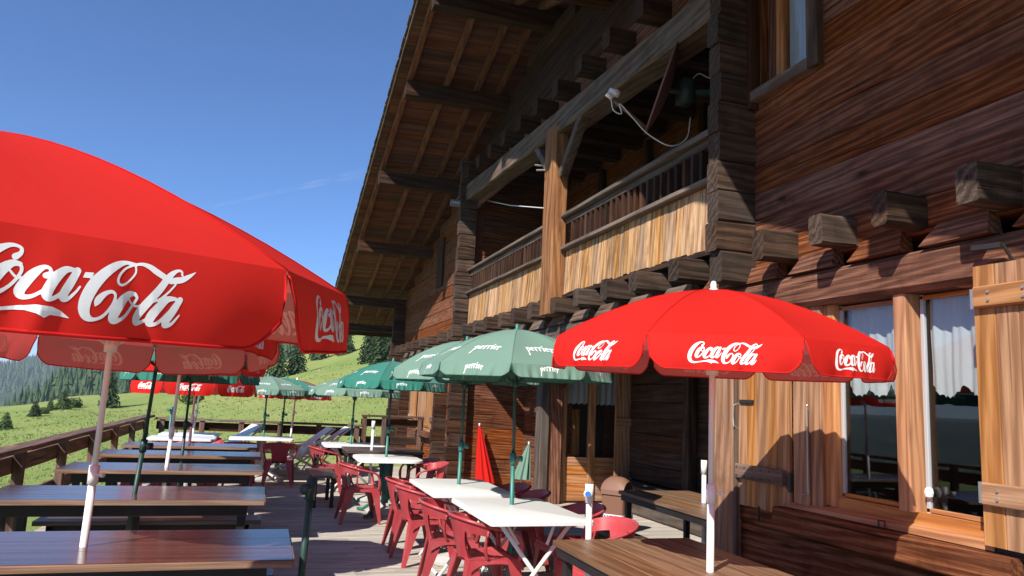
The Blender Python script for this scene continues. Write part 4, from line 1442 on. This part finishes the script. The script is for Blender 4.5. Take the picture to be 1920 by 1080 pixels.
bare_pole('dark green empty parasol pole with round knob beside the nearest long table', .262, 4.42, .05, 1.10, 'dark_pole', lean=(.03, 0))
bare_pole('white empty parasol pole with blue capped knob at the planked table corner', 2.06, 4.62, .05, 1.055, 'white_pole', True, 'blue_cap', (-.01, 0))
bare_pole('plain white empty parasol pole through the table under the balcony', 3.78, 6.03, .05, 1.11, 'white_pole', False)
bare_pole('short cream empty pole through the far dark square table', 1.59, 11.53, .05, 1.16, 'white_pole', False)
bare_pole('thin green empty pole near the far corner of the railing', -1.55, 15.0, .05, 1.17, 'green_pole')

# ------------------------------------------------------------------ long brown tables and benches
def long_table(label, x0, x1, y0, y1, z=.74, rot=0.0):
    t_ = thing('long_table', label, 'table', ((x0 + x1) / 2, (y0 + y1) / 2, 0), rot, 'long brown tables in the left row')
    hx, hy = (x1 - x0) / 2, (y1 - y0) / 2
    n = 3
    for k in range(n):
        ya = -hy + 2 * hy * k / n
        yb_ = -hy + 2 * hy * (k + 1) / n
        MB().beam((-hx, (ya + yb_) / 2, z - .019), (hx, (ya + yb_) / 2, z - .019), yb_ - ya - .0008, .038, .003).obj('plank', M['table_x'], t_)
    MB().beam((-hx + .002, -hy - .004, z - .020), (hx - .002, -hy - .004, z - .020), .009, .034, .002).obj('edge_strip', M['edge'], t_)
    MB().beam((hx + .004, -hy, z - .020), (hx + .004, hy, z - .020), .009, .034, .002).obj('edge_strip', M['edge'], t_)
    for s in (-1, 1):
        MB().beam((-hx + .12, s * (hy - .12), z - .085), (hx - .12, s * (hy - .12), z - .085), .035, .09, .004).obj('apron', M['frame_black'], t_)
        MB().beam((s * (hx - .14), -hy + .13, z - .085), (s * (hx - .14), hy - .13, z - .085), .035, .088, .004).obj('apron', M['frame_black'], t_)
        for q in (-1, 1):
            MB().beam((s * (hx - .16), q * (hy - .15), 0), (s * (hx - .16), q * (hy - .15), z - .04), .06, .06, .005, (0, 1, 0)).obj('leg', M['frame_black'], t_)
        MB().beam((s * (hx - .16), -hy + .15, .12), (s * (hx - .16), hy - .15, .12), .04, .05, .004).obj('stretcher', M['frame_black'], t_)
    MB().beam((0, hy - .16, 0), (0, hy - .16, z - .13), .05, .05, .004, (0, 1, 0)).obj('leg', M['frame_black'], t_)
    return t_


def bench(label, x0, x1, y0, y1, z=.45, group='dark benches beside the long tables', mat='bench_x', ymode=False):
    t_ = thing('bench', label, 'bench', ((x0 + x1) / 2, (y0 + y1) / 2, 0), 0, group)
    hx, hy = (x1 - x0) / 2, (y1 - y0) / 2
    if not ymode:
        MB().beam((-hx, 0, z - .018), (hx, 0, z - .018), 2 * hy, .036, .004).obj('seat', M[mat], t_)
        for s in (-1, 1):
            MB().beam((-hx + .1, s * (hy - .04), z - .07), (hx - .1, s * (hy - .04), z - .07), .03, .06, .003).obj('apron', M['frame_black'], t_)
    else:
        MB().beam((0, -hy, z - .018), (0, hy, z - .018), 2 * hx, .036, .004).obj('seat', M[mat], t_)
        for s in (-1, 1):
            MB().beam((s * (hx - .04), -hy + .1, z - .07), (s * (hx - .04), hy - .1, z - .07), .03, .06, .003).obj('apron', M['frame_black'], t_)
    for sx in (-1, 1):
        for sy in (-1, 1):
            MB().beam((sx * (hx - (.12 if not ymode else .05)), sy * (hy - (.05 if not ymode else .12)), 0), (sx * (hx - (.12 if not ymode else .05)), sy * (hy - (.05 if not ymode else .12)), z - .04), .05, .05, .004, (0, 1, 0)).obj('leg', M['frame_black'], t_)
    return t_


long_table('long brown table nearest the camera under the nearest parasols', -1.62, .21, 4.06, 4.93, .74)
long_table('second long brown table from the camera, pierced by a dark green parasol pole', -1.84, .075, 6.16, 7.0, .74)
long_table('third long brown table from the camera, by the middle of the railing', -1.80, .055, 8.22, 8.97, .74)
long_table('fourth long brown table from the camera with red chairs behind it', -1.80, .03, 9.96, 10.66, .74)
long_table('far long brown table in front of the two white tables', -1.76, -.03, 11.45, 12.1, .74)
bench('dark bench just behind the nearest long table', -1.55, .15, 5.03, 5.30)
bench('dark bench just behind the second long table', -1.66, .07, 7.06, 7.36)
bench('dark bench just behind the third long table', -1.62, .03, 9.02, 9.30)
bench('dark bench just in front of the nearest long table', -1.55, .30, 3.62, 3.92)

# planked tables by the chalet
def planked_table(label, x0, x1, y0, y1, z=.74, n=6, mat='table_y'):
    t_ = thing('planked_table', label, 'table', ((x0 + x1) / 2, (y0 + y1) / 2, 0), 0, 'planked tables beside the chalet')
    hx, hy = (x1 - x0) / 2, (y1 - y0) / 2
    for k in range(n):
        a, b = -hx + 2 * hx * k / n, -hx + 2 * hx * (k + 1) / n
        MB().beam(((a + b) / 2, -hy, z - .016), ((a + b) / 2, hy, z - .016), b - a - .0035, .032, .003).obj('plank', M[mat], t_)
    for s in (-1, 1):
        MB().beam((s * (hx - .03), -hy + .03, z - .060), (s * (hx - .03), hy - .03, z - .060), .03, .055, .003).obj('apron', M['frame_black'], t_)
        MB().beam((-hx + .05, s * (hy - .03), z - .060), (hx - .05, s * (hy - .03), z - .060), .03, .054, .003).obj('apron', M['frame_black'], t_)
        for q in (-1, 1):
            MB().beam((s * (hx - .07), q * (hy - .08), 0), (s * (hx - .07), q * (hy - .08), z - .033), .05, .05, .004, (0, 1, 0)).obj('leg', M['frame_black'], t_)
    return t_


planked_table('brown planked table with the three-logo red parasol in the foreground', 1.745, 2.68, 2.5, 4.46)
planked_table('brown planked table under the balcony beside the corner post', 3.36, 4.14, 5.30, 6.88)
bench('dark bench lying half in sun beside the table under the balcony', 2.98, 3.26, 5.1, 6.75, .44, 'dark benches beside the planked tables', 'bench_x', True)
bench('low dark bench beside the planked foreground table toward the wall', 2.80, 3.06, 2.7, 4.6, .44, 'dark benches beside the planked tables', 'bench_x', True)
planked_table('dark square table between the two far white tables on the right', 1.2, 2.32, 11.2, 12.1, .74, 5, 'bench_x')
bench('small grey stool bench between the red chairs at the oval table', .72, 1.05, 10.75, 11.75, .44, 'dark benches beside the planked tables', 'bench_x', True)

# ------------------------------------------------------------------ white tables
def white_table(label, cx, cy, hx, hy, z=.735, rnd=.03, legs='cross', legmat='white_metal', rot=0):
    t_ = thing('white_table', label, 'table', (cx, cy, 0), rot, 'white plastic tables')
    pts = []
    for (sx, sy, a0) in ((1, 1, 0), (-1, 1, 90), (-1, -1, 180), (1, -1, 270)):
        for k in range(7):
            a = R(a0 + 15 * k)
            pts.append((sx * (hx - rnd) + rnd * math.cos(a), sy * (hy - rnd) + rnd * math.sin(a)))
    n = len(pts)
    rings = [(1.0, z - .034), (1.0, z - .008), (.992, z - .002), (.98, z)]
    vs_ = []
    for (s, zz) in rings:
        vs_ += [(x * s, y * s, zz) for (x, y) in pts]
    fs_ = [tuple(range(n - 1, -1, -1))]
    for k in range(3):
        for i in range(n):
            j = (i + 1) % n
            fs_.append((k * n + i, k * n + j, k * n + n + j, k * n + n + i))
    fs_.append(tuple(3 * n + i for i in range(n)))
    MB().add(vs_, fs_).obj('top', M['white_top'], t_, 'auto')
    if legs == 'cross':
        for s in (-1, 1):
            y = s * (hy - .16)
            MB().tube([(-hx + .12, y, .012), (hx - .12, y, z - .04)], .016, 8).obj('leg', M[legmat], t_, True)
            MB().tube([(hx - .12, y - s * .036, .012), (-hx + .12, y - s * .036, z - .04)], .016, 8).obj('leg', M[legmat], t_, True)
        for s in (-1, 1):
            MB().tube([(s * (hx - .12), -hy + .16, .012), (s * (hx - .12), hy - .16, .012)], .014, 8).obj('foot_bar', M[legmat], t_, True)
            MB().tube([(s * (hx - .28), -hy + .22, z - .2), (s * (hx - .20), -hy + .28, z - .06), (s * (hx - .20), hy - .28, z - .06), (s * (hx - .28), hy - .22, z - .2)], .012, 8).obj('brace', M[legmat], t_, True)
    else:
        for (sx, sy) in ((1, 1), (-1, 1), (-1, -1), (1, -1)):
            MB().tube([(sx * .06, sy * .06, z - .05), (sx * .07, sy * .07, .2), (sx * (hx - .18), sy * (hy - .2), .03), (sx * (hx - .12), sy * (hy - .14), .025)], .022, 8).obj('leg', M[legmat], t_, True)
        MB().tube([(0, 0, .15), (0, 0, z - .04)], .05, 10).obj('column', M[legmat], t_, True)
    return t_


white_table('nearest white rectangular table with crossed legs beside the planked table', 1.955, 5.765, .39, .60)
white_table('second white rectangular table, red folded parasol standing behind it', 1.845, 7.20, .375, .60)
white_table('oval cornered white table with green pedestal legs under the teal parasol', 1.63, 10.28, .42, .50, .735, .20, 'pedestal', 'green_pole')
white_table('far white table just behind the dark square table', 1.45, 12.72, .48, .42, .735, .1)
white_table('far white table with two red chairs standing in front of it', .03, 13.95, .52, .42, .735, .06, 'pedestal', 'white_metal')
white_table('white table in the left row just behind the last brown table', -1.18, 13.4, .50, .38, .735, .05)
white_table('farthest white table at the railing corner', -1.16, 14.5, .48, .36, .735, .05)

# ------------------------------------------------------------------ red plastic chairs (local: front = +y)
def chair_parts():
    d = {}
    # seat: dished sheet with thickness and rolled front
    def seat(u, v):
        x = (u - .5) * .44 * (1 - .10 * (1 - v))
        y = -.20 + .43 * v
        z = .405 - .020 * (1 - (2 * u - 1) ** 2) * math.sin(math.pi * min(1, v * 1.05)) + .012 * v - .05 * max(0, v - .88) / .12
        return (x, y, z)
    mb = MB()
    mb.surf(seat, 10, 12)
    mb.surf(lambda u, v: (seat(u, v)[0], seat(u, v)[1], seat(u, v)[2] - .018), 10, 12)
    edge = [seat(u / 10, 1) for u in range(11)]
    mb.add(edge + [(x, y + .004, z - .035) for (x, y, z) in edge], [(i, i + 1, i + 12, i + 11) for i in range(10)])
    for uu in (0, 1):
        e = [seat(uu, v / 12) for v in range(13)]
        mb.add(e + [(x, y, z - .045) for (x, y, z) in e], [(i, i + 1, i + 14, i + 13) for i in range(12)])
    # moulded slots: small raised bars on the seat
    for k in range(6):
        for q in range(4):
            x = -.15 + .06 * k
            y = -.08 + .055 * q
            z = seat(x / .44 + .5, (y + .20) / .43)[2]
            mb.box(x - .018, x + .018, y - .004, y + .004, z, z + .0035)
    d['seat'] = mb.mesh('seat', M['chair_red'], 'auto')
    # backrest shell: wraps round, solid below, broad rail on top
    def rim(a):
        """a from -1 (left arm root) to 1; returns top line point"""
        an = a * R(88)
        return Vector((.265 * math.sin(an), -.04 - .245 * math.cos(an) ** .8, .70 - .055 * abs(a) ** 2.2))

    def shell(a, v):
        p = rim(a)
        q = Vector((.205 * math.sin(a * R(80)), -.02 - .185 * math.cos(a * R(80)), .40))
        r_ = p.lerp(q, v)
        return r_
    mb = MB()
    n = 28
    top_h = .30
    for (a0, a1, v0, v1) in ((-1, 1, 0, top_h), (-.40, .40, top_h, 1.0)):
        for off in (0, 1):
            def f(u, v, a0=a0, a1=a1, v0=v0, v1=v1, off=off):
                a = a0 + (a1 - a0) * u
                if v0 > 0:
                    a *= 1 + .35 * ((v0 + (v1 - v0) * v - .62) / .38) ** 2 * .5
                p = shell(a, v0 + (v1 - v0) * v)
                c_ = Vector((p.x, p.y + .03, 0)).normalized()
                return p - c_ * (.014 * off)
            mb.surf(f, n, 6)
    d['backrest'] = mb.mesh('backrest', M['chair_red'], True, True)
    pth = [rim(-1 + 2 * i / 26) for i in range(27)]
    d['rim'] = MB().tube(pth, .013, 7, True, 1.0).mesh('rim', M['chair_red'], True)
    # arms: sweep from the rim forward, curl down to the seat front
    for s, nm in ((-1, 'arm_l'), (1, 'arm_r')):
        mb = MB()
        path = [rim(s * .93), Vector((s * .272, .03, .628)), Vector((s * .276, .10, .612)), Vector((s * .272, .155, .585)), Vector((s * .262, .185, .53)), Vector((s * .245, .195, .46)), Vector((s * .225, .19, .40))]
        c_ = catmull([tuple(p) for p in path], 5)
        mb.tube([tuple(p) for p in c_], [.020] * len(c_), 8, True, .62)
        path = [Vector((s * .262, -.07, .62)), Vector((s * .255, -.085, .55)), Vector((s * .235, -.08, .47)), Vector((s * .215, -.05, .405))]
        c_ = catmull([tuple(p) for p in path], 4)
        mb.tube([tuple(p) for p in c_], .014, 7, True, .8)
        d[nm] = mb.mesh('armrest', M['chair_red'], True)

    def leg(x0, y0, x1, y1, zt):
        """angled, tapering shell leg, L-shaped in section"""
        mb_ = MB()
        sx, sy = (1 if x0 > 0 else -1), (1 if y0 > 0 else -1)
        vs_ = []
        for k in range(7):
            u = k / 6
            x, y, z = x0 + (x1 - x0) * u, y0 + (y1 - y0) * u, zt * (1 - u)
            w = .075 * (1 - u) ** 1.3 + .034
            t_ = .011
            for (a, b) in ((0, 0), (-w, 0), (-w, -t_), (-t_, -t_), (-t_, -w), (0, -w)):
                vs_.append((x + sx * a, y + sy * b, z))
        fs_ = []
        for k in range(6):
            for i in range(6):
                j = (i + 1) % 6
                fs_.append((k * 6 + i, k * 6 + j, k * 6 + 6 + j, k * 6 + 6 + i))
        fs_ += [tuple(range(6)), tuple(36 + i for i in range(6))]
        return mb_.add(vs_, fs_).mesh('leg', M['chair_red'], 'auto')
    d['legs'] = [leg(.232, .20, .262, .235, .412), leg(-.232, .20, -.262, .235, .412), leg(.205, -.19, .235, -.265, .412), leg(-.205, -.19, -.235, -.265, .412)]
    # skirt between the legs
    mb = MB()
    for s in (-1, 1):
        mb.surf(lambda u, v, s=s: (s * (.222 + .004 * v), -.19 + .39 * u, .405 - v * (.025 + .06 * abs(2 * u - 1) ** 3)), 12, 2)
    mb.surf(lambda u, v: (-.215 + .43 * u, .222 + .002 * v, .395 - v * (.02 + .06 * abs(2 * u - 1) ** 3)), 12, 2)
    d['skirt'] = mb.mesh('skirt', M['chair_red'], True, False)
    return d


CH = chair_parts()


def chair(label, x, y, rot, group, z=0.0):
    """rot = direction the sitter faces, degrees from +x"""
    c_ = thing('plastic_chair', label, 'chair', (x + rng.uniform(-.02, .02), y, z), R(rot - 90 + rng.uniform(-6, 6)), group)
    link('seat', CH['seat'], c_)
    b_ = link('backrest', CH['backrest'], c_)
    link('rim', CH['rim'], b_)
    link('armrest', CH['arm_l'], c_)
    link('armrest', CH['arm_r'], c_)
    for l_ in CH['legs']:
        link('leg', l_, c_)
    link('skirt', CH['skirt'], c_)
    return c_


g = 'red plastic armchairs'
chair('nearest red plastic armchair, at the left side of the nearest white table', 1.70, 5.72, 4, g)
chair('red plastic armchair second from the camera on the left of the white tables', 1.62, 6.45, -3, g)
chair('red plastic armchair third from the camera on the left of the white tables', 1.58, 7.42, 3, g)
chair('red plastic armchair fourth from the camera on the left of the white tables', 1.56, 8.06, -2, g)
chair('red armchair on the wall side of the nearest white table beside the white pole', 2.44, 5.36, 183, g)
chair('dark shaded red armchair on the wall side, beyond the one close to the white pole', 2.55, 6.16, 178, g)
chair('shaded red armchair on the wall side of the second white table, nearer one', 2.42, 7.10, 176, g)
chair('shaded red armchair on the wall side of the second white table, farther one', 2.42, 7.62, 184, g)
chair('red plastic armchair at the oval white table facing the chalet', 1.24, 9.75, 5, g)
chair('red plastic armchair behind the small grey stool bench facing the chalet', 1.05, 12.55, 0, g)
chair('red plastic armchair close to the chalet wall at the oval table', 2.1, 10.0, 178, g)
chair('darker red plastic armchair close to the chalet wall beyond the oval table', 2.12, 10.62, 185, g)
chair('red plastic armchair seen from behind at the far white table, right one', .33, 13.35, 92, g)
chair('red plastic armchair seen from behind at the far white table, left one', -.30, 13.3, 88, g)
for k, xx in enumerate((-1.42, -.88, -.34)):
    chair(('left', 'middle', 'right')[k] + ' one of three red armchairs tucked between the last two brown tables', xx, 11.12, 90, g)
for k, xx in enumerate((-1.42, -.90)):
    chair(('left', 'right')[k] + ' one of two red armchairs before the nearer white table in the left row', xx, 12.75, 90, g)
for k, xx in enumerate((-1.40, -.88)):
    chair(('left', 'right')[k] + ' one of two red armchairs between the two white tables in the left row', xx, 13.98, 270, g)

# ------------------------------------------------------------------ white sun loungers
def lounger(label, x, y, rot, s=1.0):
    t_ = thing('deck_chair', label, 'deck chair', (x, y, 0), R(rot), 'white folding deck chairs at the far end')
    t_.scale = (1.05, 1.05, 1.05)
    for sx in (-.28, .28):
        MB().tube([(sx, -.55, .03), (sx, .15, .42), (sx, .62, .82)], .018, 7).obj('side_rail', M['white_metal'], t_, True)
        MB().tube([(sx * .9, .52, .03), (sx * .9, -.1, .34), (sx * .9, -.48, .44)], .018, 7).obj('leg', M['white_metal'], t_, True)
        MB().tube([(sx * .95, .05, .03), (sx * .95, .42, .62)], .016, 7).obj('prop', M['white_metal'], t_, True)
        MB().beam((sx * 1.05, -.3, .50), (sx * 1.05, .22, .54), .045, .02, .004).obj('armrest', M['white_metal'], t_)
    MB().tube([(-.28, -.55, .03), (.28, -.55, .03)], .017, 7).obj('cross_bar', M['white_metal'], t_, True)
    MB().tube([(-.25, .52, .03), (.25, .52, .03)], .017, 7).obj('cross_bar', M['white_metal'], t_, True)
    MB().surf(lambda u, v: ((u - .5) * .50, -.45 + 1.05 * v, .40 - .14 * math.sin(math.pi * min(1, v * 1.6)) * (v < .62) + max(0, v - .45) * .78), 6, 16).obj('sling', M['white_top'], t_, True)
    return t_


lounger('white folding deck chair beside the far white table, its back raised', .66, 15.2, -80)
lounger('white folding deck chair right behind the other, near the railing', 1.02, 15.7, -86)
lounger('white folding deck chair between the left row and the far white table', -.66, 15.3, -68)

# ------------------------------------------------------------------ litter bin
bn = thing('litter_bin', 'brown plastic litter bin with domed lid beside the porch door', 'bin', (4.26, 8.75, 0), R(38))


def rbox(w, z0, z1, rr, w1=None):
    w1 = w1 or w
    vs_, n = [], 0
    for (ww, z) in ((w, z0), (w1, z1)):
        for (sx, sy, a0) in ((1, 1, 0), (-1, 1, 90), (-1, -1, 180), (1, -1, 270)):
            for k in range(5):
                a = R(a0 + 22.5 * k)
                vs_.append((sx * (ww - rr) + rr * math.cos(a), sy * (ww - rr) + rr * math.sin(a), z))
    n = 20
    return vs_, [tuple(range(n - 1, -1, -1)), tuple(range(n, 2 * n))] + [(i, (i + 1) % n, n + (i + 1) % n, n + i) for i in range(n)]


MB().add(*rbox(.135, 0, .47, .035, .15)).obj('body', M['bin'], bn, 'auto')
MB().add(*rbox(.168, .47, .525, .04, .162)).obj('rim', M['bin'], bn, 'auto')
mb = MB()
mb.surf(lambda u, v: (.155 * (2 * u - 1), .155 * (2 * v - 1), .525 + .155 * (1 - abs(2 * u - 1) ** 2.4) * (1 - .35 * abs(2 * v - 1) ** 3)), 14, 14)
mb.obj('lid', M['bin'], bn, True)
mb = MB()
mb.surf(lambda u, v: (.10 * (2 * u - 1), -.158 - .002 * v, .535 + .10 * v * (1 - (2 * u - 1) ** 2)), 10, 4)
mb.obj('flap', M['black'], bn)


def text_mesh(body, size, shear, mat, ext=.0015):
    cu = bpy.data.curves.new('lettering', 'FONT')
    cu.body = body
    cu.size = size
    cu.shear = shear
    cu.extrude = ext
    cu.offset = size * .02
    cu.align_x = 'CENTER'
    cu.align_y = 'CENTER'
    o = bpy.data.objects.new('lettering', cu)
    COL.objects.link(o)
    dg = bpy.context.evaluated_depsgraph_get()
    me = bpy.data.meshes.new_from_object(o.evaluated_get(dg))
    bpy.data.objects.remove(o)
    me.materials.clear()
    me.materials.append(mat)
    return me


snick = text_mesh('SNICKERS', .062, .25, M['blue_ink'])
for k, (sx, sy, rz) in enumerate(((0, -.1455, 0), (-.1455, 0, -90), (.1455, 0, 90))):
    st = MB().add([(-.145, 0, -.035), (.125, 0, -.035), (.145, 0, .035), (-.125, 0, .035), (-.145, -.003, -.035), (.125, -.003, -.035), (.145, -.003, .035), (-.125, -.003, .035)], [(0, 1, 2, 3), (7, 6, 5, 4), (0, 4, 5, 1), (1, 5, 6, 2), (2, 6, 7, 3), (3, 7, 4, 0)]).obj('sticker', M['sticker'], bn)
    st.location = (sx, sy, .20)
    st.rotation_euler = (R(-2), 0, R(rz))
    lt = link('lettering', snick, st)
    lt.location = (0, -.0045, 0)
    lt.rotation_euler = (R(90), 0, 0)

# ------------------------------------------------------------------ closed parasols leaning in the porch
def closed_parasol(label, x, y, z0, h, mat, lean, rad=.10):
    t_ = thing('closed_parasol', label, 'parasol', (x, y, 0))

    def f(u, v):
        a = u * 2 * math.pi
        w = rad * (1 - v) ** .8 * (1 + .22 * math.sin(a * 8)) + .012
        return (w * math.cos(a) + lean[0] * v, w * math.sin(a) + lean[1] * v, z0 + h * v)
    MB().surf(f, 64, 14).obj('folded_canopy', M[mat], t_, True)
    MB().tube([(0, 0, 0), (0, 0, z0 + .05)], .017, 8).obj('pole', M['white_pole'], t_, True)
    MB().tube([(lean[0], lean[1], z0 + h - .02), (lean[0], lean[1], z0 + h + .04)], .014, 8).obj('finial', M['white_pole'], t_, True)
    return t_


closed_parasol('folded bright red parasol standing against the porch wall', 3.80, 13.05, .10, .98, 'red_cloth', (-.12, .1), .14)
closed_parasol('folded pale green parasol half hidden behind the porch post', 4.08, 11.9, .30, .55, 'green_cloth', (.12, .05), .12)

# ------------------------------------------------------------------ flower boxes hanging from the porch beam
for (x, y, lab) in ((3.75, 10.95, 'hanging planter of red geraniums below the green valance, left one'), (4.0, 10.55, 'dark green hanging planter of red geraniums beside the porch post')):
    fb = thing('flower_planter', lab, 'planter', (x, y, 2.02))
    MB().hexa([(-.14, -.07, 0), (.14, -.07, 0), (.14, .07, 0), (-.14, .07, 0), (-.17, -.09, .15), (.17, -.09, .15), (.17, .09, .15), (-.17, .09, .15)]).obj('trough', M['green_hem'], fb)
    MB().tube([(-.15, 0, .15), (-.1, 0, .56)], .004, 5).tube([(.15, 0, .15), (.1, 0, .56)], .004, 5).obj('hanger', M['iron'], fb)
    fm, lm = MB(), MB()
    for k in range(46):
        c_ = Vector((rng.uniform(-.2, .2), rng.uniform(-.13, .10), rng.uniform(-.05, .26)))
        for j in range(5):
            p = c_ + Vector((rng.uniform(-.018, .018), rng.uniform(-.018, .018), rng.uniform(-.018, .018)))
            a = Vector((rng.uniform(-1, 1), rng.uniform(-1, 1), rng.uniform(-1, 1))).normalized() * .015
            b = a.orthogonal().normalized() * .013
            (fm if k % 3 == 0 else lm).add([p - a, p + b, p + a, p - b], [(0, 1, 2, 3)])
    fm.obj('blossom', M['geranium'], fb, fix=False)
    lm.obj('foliage', M['leaf'], fb, fix=False)

# ------------------------------------------------------------------ satellite dish on the balcony
dsh = thing('satellite_dish', 'reddish satellite dish seen edge-on with a white receiver on an arm, fixed by the balcony', 'satellite dish', (3.30, 5.9, 4.45))
ax = Vector((-.885, .345, .30)).normalized()       # the way it looks
uu = ax.cross(Vector((0, 1, 0))).normalized()
vv = ax.cross(uu).normalized()


def dpt(rho, a, off=0):
    return uu * (rho * .44 * math.cos(a)) + vv * (rho * .40 * math.sin(a)) + ax * (.075 * rho * rho + off)


mb = MB()
mb.surf(lambda u, v: dpt(max(v, .001), u * 2 * math.pi), 40, 10)
mb.surf(lambda u, v: dpt(max(v, .001), u * 2 * math.pi, -.012), 40, 10)
mb.tube([dpt(1, k * 2 * math.pi / 40, -.006) for k in range(41)], .011, 6, False)
mb.obj('reflector', M['dish'], dsh, True)
a0 = dpt(1, 0 if dpt(1, 0).z < 0 else math.pi, -.01)
a1 = Vector((-.545, 0, -.20))
MB().tube([a0, a1], .015, 8).obj('feed_arm', M['dish'], dsh, True)
MB().tube([a1 + Vector((-.02, 0, .02)), a1 + Vector((-.075, .0, .055))], [.022, .022], 10).tube([a1 + Vector((.01, 0, .05)), a1 + Vector((.012, 0, .10))], .03, 10).tube([a1 + Vector((-.05, 0, .09)), a1 + Vector((.04, 0, .07))], [.026, .034], 10).obj('receiver', M['white_metal'], dsh, True)
MB().tube([(-.04, 0, -.02), (.16, -.02, .0), (.16, -.02, -.02)], .02, 8).box(.10, .22, -.10, .06, -.12, .10).obj('mount', M['dark_pole'], dsh, True)
cb = catmull([tuple(p) for p in (a1 + Vector((-.04, -.02, .0)), a1 + Vector((-.02, -.03, -.10)), a1 + Vector((.06, -.03, -.12)), a1 + Vector((.04, -.03, -.03)), a0.lerp(a1, .45) + Vector((0, -.02, -.03)), a0 + Vector((0, -.02, -.06)), Vector((.0, -.04, -.55)), Vector((.16, -.05, -.46)), Vector((.20, -.05, -.25)))], 6)
MB().tube([tuple(p) for p in cb], .0055, 6).obj('cable', M['cable'], dsh, True)
cb = catmull([(.20, -.05, .10), (.28, -.06, .18), (.38, -.10, .14), (.45, -.3, .12)], 6)
MB().tube([tuple(p) for p in cb], .0055, 6).obj('cable', M['cable'], dsh, True)
MB().beam((.10, 0, -.02), (.60, -.25, -.02), .05, .05, .004).obj('bracket', M['dark_pole'], dsh)

# flood light under the eave
fl_ = thing('flood_light', 'small grey flood light fixed under the eave by the far balcony pillar', 'lamp', (3.06, 13.28, 5.13))
MB().hexa([(-.11, -.06, -.10), (.09, -.06, -.10), (.09, .02, -.10), (-.11, .02, -.10), (-.09, -.03, .02), (.07, -.03, .02), (.07, .05, .02), (-.09, .05, .02)]).obj('housing', M['galv'], fl_)
MB().box(-.09, .07, -.066, -.0615, -.088, -.005).obj('lens', M['lamp_glass'], fl_).rotation_euler = (R(14), 0, 0)
MB().tube([(.0, .04, 0), (.06, .04, .10), (.07, .04, .15)], .012, 6).obj('bracket', M['galv'], fl_)
tag(MB().tube([(3.6, 13.29, 5.22), (3.6, 11.6, 4.72), (3.6, 10.08, 4.33), (3.55, 9.2, 4.10)], .008, 6).obj('wire', M['cable'], None), 'thin pale wire stretched across the balcony opening', 'wire')

# ------------------------------------------------------------------ contrail and haze
t = NT('vapour')
tp = t.n("ShaderNodeBsdfTransparent")
df = t.n("ShaderNodeBsdfTranslucent")
df.inputs[0].default_value = (.9, .9, .9, 1)
mx = t.n("ShaderNodeMixShader")
t.l(t.math('MULTIPLY', t.ramp(t.noise(t.vec((.004, .004, .004)), 1.0, 4, .6), [(.35, (0, 0, 0)), (.7, (1, 1, 1))]), .07), mx.inputs[0])
t.l(tp.outputs[0], mx.inputs[1])
t.l(df.outputs[0], mx.inputs[2])
tag(MB().tube([(-565, 6776, 1500), (0, 5940, 1500), (521, 5174, 1500)], [14, 26, 46], 10, True, .5).obj('contrail', t.done(mx), None, True), 'faint white contrail streak in the blue sky', 'contrail', kind='stuff')
t = NT('air')
pv_ = t.n("ShaderNodeVolumePrincipled")
pv_.inputs["Color"].default_value = (.80, .88, 1.0, 1)
pv_.inputs["Density"].default_value = .00028
pv_.inputs["Anisotropy"].default_value = .25
t.l(pv_.outputs[0], t.out.inputs["Volume"])
HAZE = t.m
tag(MB().box(-2700, 2700, -2700, 2700, -140, 95).obj('haze', HAZE), 'thin summer haze over the valley', 'haze', kind='stuff')
